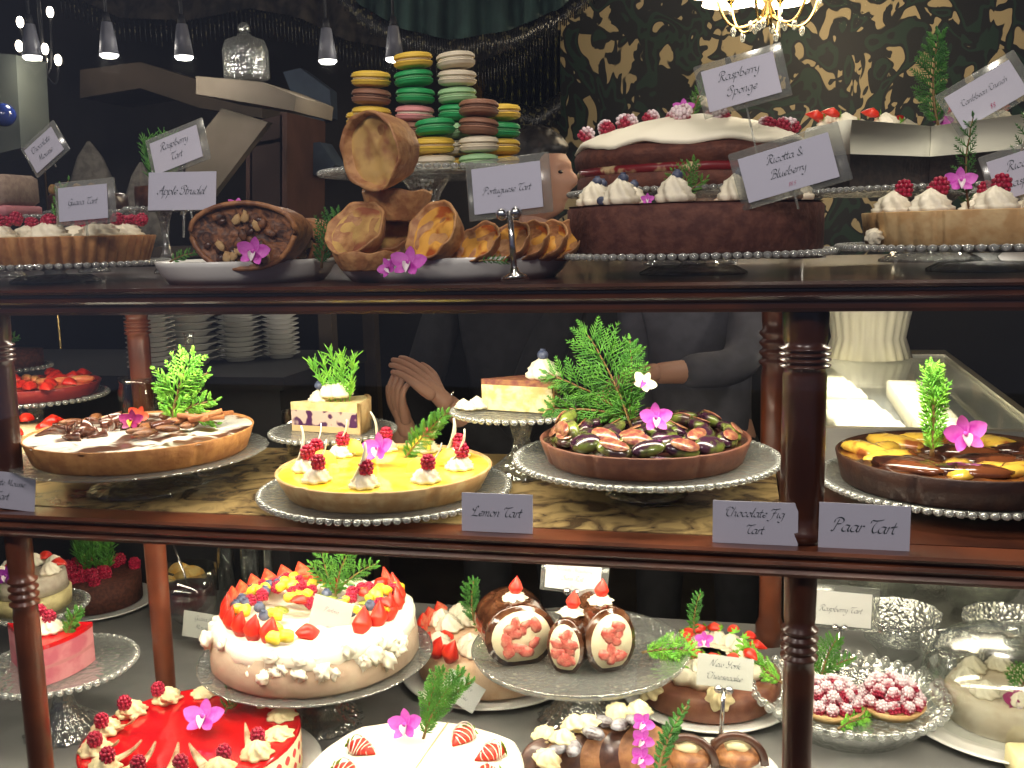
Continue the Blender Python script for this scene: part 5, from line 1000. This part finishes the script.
# people ------------------------------------------------------------
skin_l = mat('skin_light', (.55, .3, .2), rough=.5, sub=.1); skin_m = mat('skin_tan', (.5, .27, .18), rough=.5, sub=.1); hair_m = mat('black_hair', (.006, .005, .005), (.02, .016, .013), s=60, rough=.45)
black_c = mat('black_cloth', (.009, .009, .011), (.014, .014, .017), s=30, rough=.9, bump=.3, bs=60); grey_c = mat('grey_cloth', (.09, .09, .11), (.07, .07, .085), s=20, rough=.9, bump=.3, bs=60)
def skinmesh(chains, name, sub=2):
    """chains: lists of (point, radius); first point of a chain may repeat an earlier point to join it"""
    vs, es, rs, key, roots = [], [], [], {}, set()
    for ch in chains:
        prev = None
        if tuple(round(c, 4) for c in ch[0][0]) not in key: roots.add(len(vs))
        for p, r in ch:
            k = tuple(round(c, 4) for c in p)
            if k not in key: key[k] = len(vs); vs.append(Vector(p)); rs.append(r)
            i = key[k]
            if prev is not None and prev != i: es.append((prev, i))
            prev = i
    me = bpy.data.meshes.new(name); me.from_pydata(vs, es, []); o = bpy.data.objects.new(name, me); COL.objects.link(o)
    sm = o.modifiers.new('s', 'SKIN'); sm.use_smooth_shade = True; o.modifiers.new('u', 'SUBSURF').levels = sub; o.modifiers['u'].render_levels = sub
    for i, d in enumerate(me.skin_vertices[0].data):
        d.radius = (rs[i], rs[i]) if not isinstance(rs[i], tuple) else rs[i]; d.use_root = i in roots
    bpy.context.view_layer.update(); dg = bpy.context.evaluated_depsgraph_get()
    m2 = bpy.data.meshes.new_from_object(o.evaluated_get(dg)); m2.name = name; bpy.data.objects.remove(o); return m2
def head_geo(c, face, s=1.0):
    """head with face looking along angle `face` in the xy plane"""
    v, f = ball(1, 40, 30); out = []
    for x, y, z in v:   # x forward
        X, Y_, Z = x*.098, y*.076, z*.12
        if Z < -.01 and x < .2: X *= 1-.35*min(1, (-Z-.01)/.1)
        if Z < 0: Y_ *= 1-.35*(-Z/.12)
        if x > 0:
            cy = math.exp(-(Y_/.014)**2)
            X += .022*cy*math.exp(-((Z+.012)/.018)**2)+.007*cy*math.exp(-((Z+.004)/.03)**2)
            X += .009*math.exp(-(Y_/.022)**2)*math.exp(-((Z+.052)/.009)**2)+.011*math.exp(-(Y_/.025)**2)*math.exp(-((Z+.088)/.016)**2)
            X -= .010*math.exp(-((abs(Y_)-.03)/.013)**2)*math.exp(-((Z-.012)/.011)**2); X += .006*math.exp(-((Z-.034)/.012)**2)
        out.append((X, Y_, Z))
    b = MB().add((out, f))
    for sg in (-1, 1):
        b.add(ball(.016, 12, 8, s=(.9, .35, 1.5)), 0, tr((-.008, sg*.074, -.01), (0, R_(-10), sg*.3))); b.add(ball(.0085, 12, 8, s=(.8, 1.1, .6)), 1, tr((.0815, sg*.03, .011))).add(tube([(.083, sg*.016, .026), (.084, sg*.03, .03), (.072, sg*.047, .026)], .0035, 6), 1)
    M = tr(c, (0, 0, face), s); return [tuple(M @ Vector(q)) for q in b.v], b.f, b.m
def hair_geo(c, face, s=1.0):
    """short hair: a shell lying over the skull, sunk below the skin where the face is"""
    v, f = ball(1, 64, 48); out = []
    for x, y, z in v:
        lim = .5 if x > .45 else (.5-(.45-x)*2.2 if x > 0 else -.49)
        if abs(y) > .75 and -.1 < x < .25: lim = min(lim, -.02)
        m = max(0, min(1, (z-lim)/.14+.5)); m = m*m*(3-2*m); k = 1+(.15+.05*noise.noise(Vector((x*9, y*9, z*9))))*m-.12*(1-m)
        X, Y_, Z = x*.098*k, y*.076*k, z*.12*k
        if z < 0: Y_ *= 1-.35*(-z)
        out.append((X, Y_, Z))
    M = tr(c, (0, 0, face), s); return [tuple(M @ Vector(q)) for q in out], f
eye_m = mat('dark_eye', (.02, .015, .012), rough=.2)
def hand_chains(w, d, palm_n, L=.18, curl=.5, spread=.16, side=1):
    """palm and five fingers from wrist w along d; palm_n = direction the palm faces; side = which way the thumb leaves"""
    d = Vector(d).normalized(); n = Vector(palm_n); n = (n-d*n.dot(d)).normalized(); a = d.cross(n)*side; w = Vector(w)
    ch = []; k0 = w+d*.03; mid = w+d*.06
    ch.append([(w-d*.035, .027), (w, .025), (k0, .021), (mid, .018)])
    for i, (o, l) in enumerate(((-.03, .078), (-.01, .088), (.011, .082), (.031, .064))):
        dd = (d-a*(o*spread*20*.3)).normalized(); p = w+d*.075-a*o; pts = [(w+d*.012-a*(o*.45), .0165), (w+d*.045-a*(o*.8), .0155), (p, .0115)]
        for q, s in enumerate((.42, .32, .26)):
            cu = curl*(q+.6); dr = (dd*math.cos(cu)+n*math.sin(cu)).normalized(); p = p+dr*l*s; pts.append((p, (.0088, .008, .0068)[q]))
        ch.append(pts)
    p = w+d*.022+a*.018; ch.append([(w+d*.005+a*.008, .017), (p, .0155), (p+d*.03+a*.026, .0115), (p+d*.055+a*.036+n*.008, .0095), (p+d*.075+a*.036+n*.014, .0075)]); return ch
def join_mesh(name, meshes, mats):
    b = MB()
    for q in meshes:
        if isinstance(q, tuple): b.v, o = b.v+list(q[0]), len(b.v); b.f += [tuple(i+o for i in g) for g in q[1]]; b.m += q[2] if len(q) > 2 else [0]*len(q[1])
        else:
            o = len(b.v); b.v += [tuple(v.co) for v in q.vertices]; b.f += [tuple(i+o for i in p.vertices) for p in q.polygons]; b.m += [0]*len(q.polygons)
    return b.mesh(name, mats)
def person(label, hx, hy, Y, face, skin, cloth, arms, hands, lean=0):
    hd = ony(hx, hy, Y); H = hd.z; x0, y0 = hd.x+lean, Y+.03
    t = thing('person', label, 'person', (x0, y0, 0)); off = Vector((x0, y0, 0)); L = lambda p: Vector(p)-off
    neck = Vector((hd.x, Y+.01, H-.14)); chest = Vector((x0, y0, H-.33)); hip = Vector((x0, y0+.01, H-.72)); sh = [Vector((x0-.17, y0, H-.24)), Vector((x0+.17, y0, H-.24))]
    body = [[(L(hip), .09), (L(chest), .085), (L((x0, y0, H-.2)), .06), (L(neck), .052), (L(hd+Vector((0, .015, -.07))), .05)]]
    for s_ in (-1, 1): body.append([(L(hip), .09), (L(hip+Vector((s_*.1, 0, -.1))), .09), (L(Vector((x0+s_*.11, y0, .45*H/1.6))), .055), (L(Vector((x0+s_*.12, y0+.02, .09))), .038), (L(Vector((x0+s_*.13, y0-.12, .04))), .032)])
    ms = []
    for s_, (el, wr) in zip(sh, arms): body.append([(L(chest), .085), (L(s_), .048), (L(el), .042), (L(wr), .026)])
    ms.append(skinmesh(body, 'body', 2))
    for hc in hands: ms.append(skinmesh([[(L(p), r) for p, r in c] for c in hc], 'hand', 2))
    v, f, m = head_geo(hd-off, face); ms.append((v, f, m))
    link('body', join_mesh('body', ms, [skin, eye_m]), t); v, f = hair_geo(hd-off, face); part('hair', MB().add((v, f)), hair_m, t)
    top = [[(L(hip+Vector((0, 0, -.12))), .16), (L(hip+Vector((0, 0, -.02))), .155), (L(hip+Vector((0, 0, .15))), .15), (L(chest), .165), (L((x0, y0, H-.2)), .09)]]
    for s_, (el, wr) in zip(sh, arms): top.append([(L(chest), .16), (L(s_), .068), (L(el), .056), (L(el+(wr-el)*.72), .044)])
    link('shirt', skinmesh(top, 'shirt', 2), t).data.materials.append(cloth)
    tro = [[(L(hip+Vector((0, 0, -.0))), .15), (L(hip+Vector((0, 0, -.06))), .15)]]
    for s_ in (-1, 1): tro.append([(L(hip+Vector((0, 0, -.06))), .15), (L(hip+Vector((s_*.1, 0, -.14))), .1), (L(Vector((x0+s_*.11, y0, .45*H/1.6))), .072), (L(Vector((x0+s_*.12, y0+.02, .1))), .06)])
    link('trousers', skinmesh(tro, 'trousers', 2), t).data.materials.append(black_c)
    for s_ in (-1, 1): part('shoe', MB().add(ball(.05, 16, 10, s=(.95, 2.4, .9)), 0, tr((s_*.13, -.08, .045))), black_c, t)
    return t
wr1 = ony(441, 398, 2.32); wr2 = ony(432, 408, 2.36); el1 = ony(505, 455, 2.5); el2 = ony(395, 470, 2.52)
wr2 = ony(405, 425, 2.38)
A = person('person with short black hair in a black shirt, hands clasped, facing right', 535, 178, 2.68, R_(-8), skin_m, black_c, [(el2, wr2), (el1, wr1)],
    [hand_chains(wr1, (-.055, -.01, .058), (-.6, .3, -.5), curl=.28, side=-1), hand_chains(wr2, (-.01, -.03, .07), (.5, .6, -.2), curl=.5, side=1)], lean=-.06)
t = A; o = part('bracelet', MB().add(lathe([(.03, -.002), (.0325, 0), (.03, .002), (.028, 0)], 30)), chrome, t); dvec = Vector((.06, .1, -.05))
o.location = wr1+Vector((.008, .02, -.009))-Vector(A.location); o.rotation_euler = Vector((.64, .18, -.57)).to_track_quat('Z', 'Y').to_euler()
wb = ony(648, 374, 2.4); eb = ony(742, 368, 2.55); eb2 = ony(640, 440, 2.75); wb2 = ony(600, 430, 2.55)
person('person in a grey shirt behind the fig tart, forearm held out to the left', 700, 150, 2.75, R_(-100), skin_m, grey_c, [(eb2, wb2), (eb, wb)],
    [hand_chains(wb, (-.07, -.02, -.015), (0, 0, -1), curl=.5, side=-1), hand_chains(wb2, (-.05, -.05, 0), (0, 0, -1), curl=.5)])
# ------------------------------------------------------------------ upper background
frost = mat('frosted_shade', (.12, .125, .15), rough=.4); glow = mat('lamp_glow', (1, .97, .9), emit=9, rough=.5); bulbm = mat('candle_bulb', (1, .88, .7), emit=14, rough=.5)
brass = mat('polished_brass', (.75, .52, .18), metal=1, rough=.22)
for i, (x, y) in enumerate(((31, 42), (108, 40), (183, 42), (327, 46), (394, 44))):
    Y = 2.35 if x < 300 else 2.6; q = ony(x, y, Y); k = msz(q, 1)
    t = thing('pendant_lamp', ('leftmost frosted cone pendant lamp, near the candle chandelier', 'second frosted cone pendant lamp from the left', 'third frosted cone pendant lamp from the left, near the glass jar', 'frosted cone pendant lamp left of the macaron tower', 'rightmost frosted cone pendant lamp, above the macarons')[i], 'pendant lamp', (q.x, q.y, q.z))
    part('shade', MB().add(lathe([(5*k, 17*k), (7*k, 6*k), (9.5*k, -14*k), (9*k, -14*k), (6.5*k, 6*k), (4*k, 16*k)], 30)), frost, t)
    part('glowing_rim', MB().add(lathe([(.0005, -11*k), (8.6*k, -11*k), (9*k, -15*k), (7*k, -17*k), (.0005, -17*k)], 30)), glow, t)
    part('cord', MB().add(tube([(0, 0, 16*k), (0, 0, 2.9-q.z)], .004, 6)).add(lathe([(.0005, 16*k), (4.5*k, 16*k), (3*k, 26*k), (.0005, 26*k)], 16)), dark, t)
# big chandelier
q = ony(768, 4, 3.1); t = thing('chandelier', 'brass crystal chandelier with glowing shades, top right', 'chandelier', q)
part('stem', MB().add(lathe([(.0005, -.06), (.012, -.05), (.022, -.03), (.01, 0), (.03, .03), (.012, .08), (.01, 2.9-q.z), (.0005, 2.9-q.z)], 24)), brass, t)
for k in range(6):
    a = R_(60*k+15); u = Vector((math.cos(a), math.sin(a), 0)); pts = bez((0, 0, -.02), u*.12+Vector((0, 0, -.13)), u*.15+Vector((0, 0, .03)), 12)
    ar = part('arm', MB().add(tube(pts, .0045, 8)), brass, t)
    part('candle_cup', MB().add(lathe([(.0005, 0), (.006, 0), (.018, .012), (.008, .016), (.008, .03), (.0005, .03)], 16), 0, tr(u*.15+Vector((0, 0, .03)))), brass, ar)
    part('glowing_shade', MB().add(lathe([(.085, .02), (.055, .12), (.053, .12), (.083, .02)], 28, ), 0, tr(u*.15+Vector((0, 0, .01)))).add(ball(.014, 12, 8, s=(1, 1, 1.6)), 1, tr(u*.15+Vector((0, 0, .075)))), [mat('warm_shade', (1, .9, .72), emit=7, rough=.5), bulbm], ar)
    part('crystal_drop', MB().add(ball(.008, 6, 5, s=(1, 1, 2)), 0, tr(u*.1+Vector((0, 0, -.075)))).add(ball(.008, 6, 5, s=(1, 1, 2)), 0, tr(u*.05+Vector((0, 0, -.06)))).add(ball(.007, 6, 5, s=(1, 1, 2)), 0, tr(u*.15+Vector((0, 0, .008)))), bead_g, ar)
# candle chandelier at far left
q = ony(42, 40, 2.9); t = thing('candelabra', 'dark hanging candelabra with small glowing bulbs at the far left', 'chandelier', q)
part('stem', MB().add(tube([(0, 0, -.12), (0, 0, 2.9-q.z)], .006, 8)), dark, t)
for (x, y, Yo) in ((20, 22, 0), (50, 12, .05), (19, 46, -.08), (45, 49, 0), (58, 60, .03), (44, 60, .1)):
    w = ony(x, y, 2.9+Yo)-q; part('arm', MB().add(tube(bez((0, 0, -.1), (w.x*.8, w.y*.8, min(w.z, 0)-.12), w-Vector((0, 0, .02))), .004, 6)), dark, t)
    part('bulb', MB().add(ball(.011, 12, 8, s=(1, 1, 1.6)), 0, tr(w)), bulbm, t)
# velvet canopy swag with fringe
vel = mat('green_velvet', (.012, .032, .026), (.02, .05, .04), s=14, rough=.85); fringe_m = mat('bead_fringe', (.012, .012, .012), (.1, .09, .05), s=60, rough=.25, lo=.55, hi=.62)
def canopy(name, label, edge, top, Y, mtl, drop, fm):
    """hanging cloth between pixel edge points, gathered in folds"""
    t = thing(name, label, 'canopy', ony(edge[0][0], edge[0][1], Y)); o = Vector(t.location); n = 120; v = []; f = []; v2 = []; fr = MB()
    for i in range(n+1):
        u = i/n*(len(edge)-1); j = min(int(u), len(edge)-2); w = u-j; x = edge[j][0]*(1-w)+edge[j+1][0]*w; y = edge[j][1]*(1-w)+edge[j+1][1]*w
        for r in range(7):
            s = r/6; yy = y+(top-y)*s; p = ony(x, yy, Y+.04*math.sin(i*.55)*(1-.5*s)+.15*s); v.append(p-o)
        p = ony(x, y, Y); fr.add(tube([p-o, p-o+Vector((0, 0, -drop*U(.8, 1.1)))], [.004, .002], 4))
    for i in range(n):
        for r in range(6): f.append((i*7+r, i*7+7+r, i*7+8+r, i*7+r+1))
    m = len(v); v += [(p[0], p[1]+.006, p[2]) for p in v]; f += [tuple(reversed([q+m for q in g])) for g in f[:]]
    part('cloth', MB().add((v, f)), mtl, t); part('fringe', fr, fm, t); return t
canopy('velvet_canopy', 'dark green velvet swag with fringed hem hanging at the top centre', [(325, -30), (360, 5), (400, 28), (450, 40), (510, 30), (560, 8), (600, -25)], -90, 2.9, vel, .06, fringe_m)
canopy('bead_canopy', 'dark beaded fringe swag hanging at the top left', [(60, -10), (120, 18), (190, 20), (250, 8), (300, 18), (345, 40), (400, 50), (480, 62), (520, 45), (560, 10)], -80, 3.3, mat('dark_fringe_cloth', (.012, .01, .009), (.05, .04, .03), s=20, rough=.8), .09, fringe_m)
canopy('sequin_curtain', 'dark sequined curtain hanging in front of the wallpaper', [(485, 92), (510, 100), (535, 108), (560, 92)], 30, 3.7, mat('sequin_cloth', (.006, .007, .006), (.14, .14, .05), s=45, rough=.3, lo=.56, hi=.6), .1, fringe_m)
# hood, shelf and board upper left
beige = mat('beige_board', (.15, .12, .085), (.11, .09, .06), s=6, rough=.7); brownp = mat('brown_fascia', (.09, .065, .042), (.055, .04, .025), s=4, rough=.7)
def slab_px(name, label, cat, pts, Y, th, m):
    """upright panel of real thickness whose outline stands at depth Y"""
    P = [ony(x, y, Y) for x, y in pts]; c = sum(P, Vector())/len(P); n = len(P)
    v = [p-c for p in P]+[p-c+Vector((0, th, 0)) for p in P]
    return solo(name, MB().add((v, [tuple(range(n)), tuple(range(2*n-1, n-1, -1))]+[(i, n+i, n+(i+1) % n, (i+1) % n) for i in range(n)])).mesh(name, m, False), label, cat, c)
slab_px('ceiling_beam', 'brown fascia beam running across the upper left background', 'beam', [(80, 70), (140, 62), (262, 100), (262, 118), (200, 108), (140, 88), (80, 98)], 3.2, .3, brownp)
slab_px('sloping_board', 'pale beige board sloping down beside the bookcase', 'board', [(222, 108), (268, 122), (205, 205), (180, 215), (188, 150)], 2.6, .03, beige)  # sloping board left free in the air
t = slab_px('jar_shelf', 'thick pale wall shelf under the glass jar', 'shelf', [(196, 76), (262, 82), (296, 96), (294, 111), (262, 105), (196, 94)], 2.5, .25, beige)
q = ony(247, 79, 2.6)
t = thing('glass_dome_jar', 'ribbed clear glass jar with stopper on the pale shelf', 'jar', q)
part('jar', MB().add(lathe([(.0005, 0), (.058, 0), (.06, .004), (.06, .075), (.052, .1), (.02, .112), (.018, .118), (.0005, .118)], 60, rf=lambda a, r, z: r*(1+.02*math.cos(24*a)))), glass, t); part('stopper', MB().add(ball(.016, 14, 10), 0, tr((0, 0, .133))), glass, t)
bk = thing('bookcase', 'reddish brown open bookcase, seen between strudels and macarons', 'bookcase', ony(262, 200, 3.0)); o = bk.location
def bpx(nm, pts, th, m):
    P = [ony(x, y, 3.0) for x, y in pts]; n = len(P); v = [p-o for p in P]+[p-o+Vector((0, th, 0)) for p in P]
    part(nm, MB().add((v, [tuple(range(n)), tuple(range(2*n-1, n-1, -1))]+[(i, n+i, n+(i+1) % n, (i+1) % n) for i in range(n)])), m, bk, smooth=False)
bm = mat('bookcase_wood', (.12, .05, .03), (.08, .032, .02), s=8, rough=.6)
bpx('side_panel', [(246, 122), (252, 122), (252, 260), (246, 260)], .3, bm); bpx('side_panel', [(280, 112), (287, 112), (287, 260), (280, 260)], .3, bm); bpx('shelf_board', [(252, 143), (280, 138), (280, 142), (252, 147)], .3, bm); bpx('back_panel', [(250, 122), (282, 115), (282, 260), (250, 260)], .012, mat('bookcase_back', (.05, .025, .018), rough=.7))
bb = mat('blue_grey_box', (.06, .085, .12), (.045, .06, .09), s=9, rough=.7)
slab_px('hanging_shirt', 'blue grey garment hanging in the dark behind the jar shelf', 'garment', [(283, 72), (300, 68), (330, 90), (331, 118), (318, 122), (300, 115)], 3.4, .06, bb)
slab_px('paper_box', 'pale grey green box below the hanging garment', 'box', [(290, 112), (311, 118), (309, 128), (289, 124)], 3.2, .12, mat('grey_green_box', (.12, .15, .13), rough=.7))
slab_px('storage_box', 'blue storage box low behind the macarons', 'box', [(292, 145), (320, 142), (335, 165), (318, 176), (293, 170)], 3.2, .1, bb)
slab_px('grey_pillar', 'pale greenish grey pillar at the extreme left edge', 'pillar', [(-30, 50), (16, 55), (21, 148), (-30, 160)], 2.4, .12, mat('pillar_paint', (.09, .1, .08), (.07, .08, .07), s=5, rough=.7))
solo('hanging_bauble', MB().add(ball(.03, 20, 14)).mesh('hanging_bauble', mat('blue_glass', (.02, .04, .2), rough=.1, coat=.8)), 'dark blue glass bauble hanging at the left edge', 'bauble', ony(4, 115, 2.3))
bpole = ony(38, 100, 2.8); solo('thin_pole', MB().add(tube([(0, 0, -bpole.z), (0, 0, .13)], .005, 8)).mesh('thin_pole', brass), 'thin brass pole behind the steeply tilted card', 'pole', bpole)
# gilt frame
t = thing('picture_frame', 'ornate gilt picture frame hung at an angle left of the wallpaper', 'picture frame', ony(512, 110, 3.9)); o = t.location
gilt = mat('gilt', (.5, .32, .07), (.25, .15, .03), s=60, rough=.35, metal=.8, bump=.8, bs=80)
def bar_px(a, b, w=.03):
    A_, B_ = ony(*a, 3.9)-o, ony(*b, 3.9)-o; return tube([A_, A_.lerp(B_, .5), B_], w, 8)
part('frame_moulding', MB().add(bar_px((478, 80), (532, 104))).add(bar_px((532, 104), (530, 150))).add(bar_px((478, 80), (474, 150))).add(bar_px((474, 150), (530, 150))), gilt, t)
part('dark_picture', MB().add(([ony(480, 84, 3.9)-o, ony(530, 106, 3.9)-o, ony(528, 148, 3.9)-o, ony(476, 148, 3.9)-o], [(0, 1, 2, 3)])), dark, t)
solo('small_screen', MB().add(rbox(.1, .012, .12, .004)).mesh('small_screen', mat('screen_glow', (.35, .5, .75), emit=.6)), 'small pale blue lit screen in the dark, left of the thick post', 'screen', ony(745, 338, 3.0))  # screen set free at its depth
# fruit sitting on a piped swirl belongs to that swirl
for root in [o for o in COL.objects if o.parent is None and 'category' in o]:
    sw = [c for c in root.children if c.name.split('.')[0] in ('cream_swirl', 'cream_dollop')]
    if not sw: continue
    for c in list(root.children):
        if c.name.split('.')[0] in ('raspberry', 'blueberry', 'strawberry', 'strawberry_half', 'chocolate_curl'):
            b_ = min(sw, key=lambda q: (q.location-c.location).length)
            if (b_.location-c.location).length < .034 and c.location.z > b_.location.z+.003:
                c.parent = b_; c.matrix_parent_inverse = Matrix.LocRotScale(b_.location, b_.rotation_euler, b_.scale).inverted()
# ------------------------------------------------------------------ light
w = bpy.data.worlds.new('world'); sc.world = w; w.use_nodes = True; w.node_tree.nodes['Background'].inputs[0].default_value = (.62, .68, 1, 1); w.node_tree.nodes['Background'].inputs[1].default_value = WORLD
def area(name, loc, sx, sy, power, col=(1, .9, .7), rot=(0, 0, 0)):
    d = bpy.data.lights.new(name, 'AREA'); d.shape = 'RECTANGLE'; d.size = sx; d.size_y = sy; d.energy = power; d.color = col
    o = bpy.data.objects.new(name, d); COL.objects.link(o); o.location = loc; o.rotation_euler = rot; return o
def spot(name, loc, tgt, power, ang=60, col=(1, .9, .75), rad=.04):
    d = bpy.data.lights.new(name, 'SPOT'); d.energy = power; d.spot_size = R_(ang); d.spot_blend = .6; d.color = col; d.shadow_soft_size = rad
    o = bpy.data.objects.new(name, d); COL.objects.link(o); o.location = loc; o.rotation_euler = (Vector(tgt)-Vector(loc)).to_track_quat('-Z', 'Y').to_euler(); return o
def point(name, loc, power, col=(1, .85, .65), rad=.03):
    d = bpy.data.lights.new(name, 'POINT'); d.energy = power; d.color = col; d.shadow_soft_size = rad
    o = bpy.data.objects.new(name, d); COL.objects.link(o); o.location = loc
area('strip_under_top_shelf', (-.45, 1.2, 1.366), 1.5, .05, L_MID, rot=(R_(8), 0, 0)); area('strip_under_middle_shelf', (-.45, 1.2, 1.07), 1.5, .06, L_BOT*1.1, rot=(R_(18), 0, 0)); area('added_rear_fill', (-.5, 1.47, 1.07), 1.2, .04, 6, rot=(R_(15), 0, 0))  # the rear one is an added fill that brightens the fruit at the back
for x in (-.95, -.45, 0, .35): spot('ceiling_spot', (x+.05, 1.25, 2.6), (x, 1.4, 1.45), L_TOP, 44)
for x in (-1.1, .3): area('added_front_fill', (x, -.4, 2.55), .5, .3, L_FRONT, (1, .9, .82), (R_(52), 0, 0))  # added fill from the street side, lifts the fronts of shelves and cards
point('chandelier_light', ony(768, 0, 3.1)+Vector((0, -.15, .15)), 9, (1, .8, .5), .08); point('chandelier_light', ony(768, 0, 3.1)+Vector((.3, .6, .1)), 9, (1, .8, .5), .08)
for x in (31, 108, 183, 327, 394): point('pendant_light', ony(x, 62, 2.35 if x < 300 else 2.6), 2.2, (1, .92, .8))
point('counter_light', (.5, 2.3, 1.7), 9, (1, .9, .75), .05)
point('back_room_fill', (-.3, 2.1, 2.6), 2.5, (1, .85, .7), .1)  # added fill that keeps the dim back room from going black
area('tray_light', (.35, 2.5, 1.028), .3, 1.2, 9); area('added_right_bay_fill', (.5, 1.25, 1.07), .5, .05, 5)  # right bay light is added to give the steel something bright to reflect
vs = sc.view_settings; vs.view_transform = 'Standard'; vs.look = 'None'; vs.gamma = 1; vs.exposure = 0; vs.use_curve_mapping = False
sc.cycles.max_bounces = 8; sc.cycles.transparent_max_bounces = 24; sc.cycles.use_denoising = True; sc.cycles.sample_clamp_indirect = 4; sc.cycles.caustics_reflective = False; sc.cycles.caustics_refractive = False
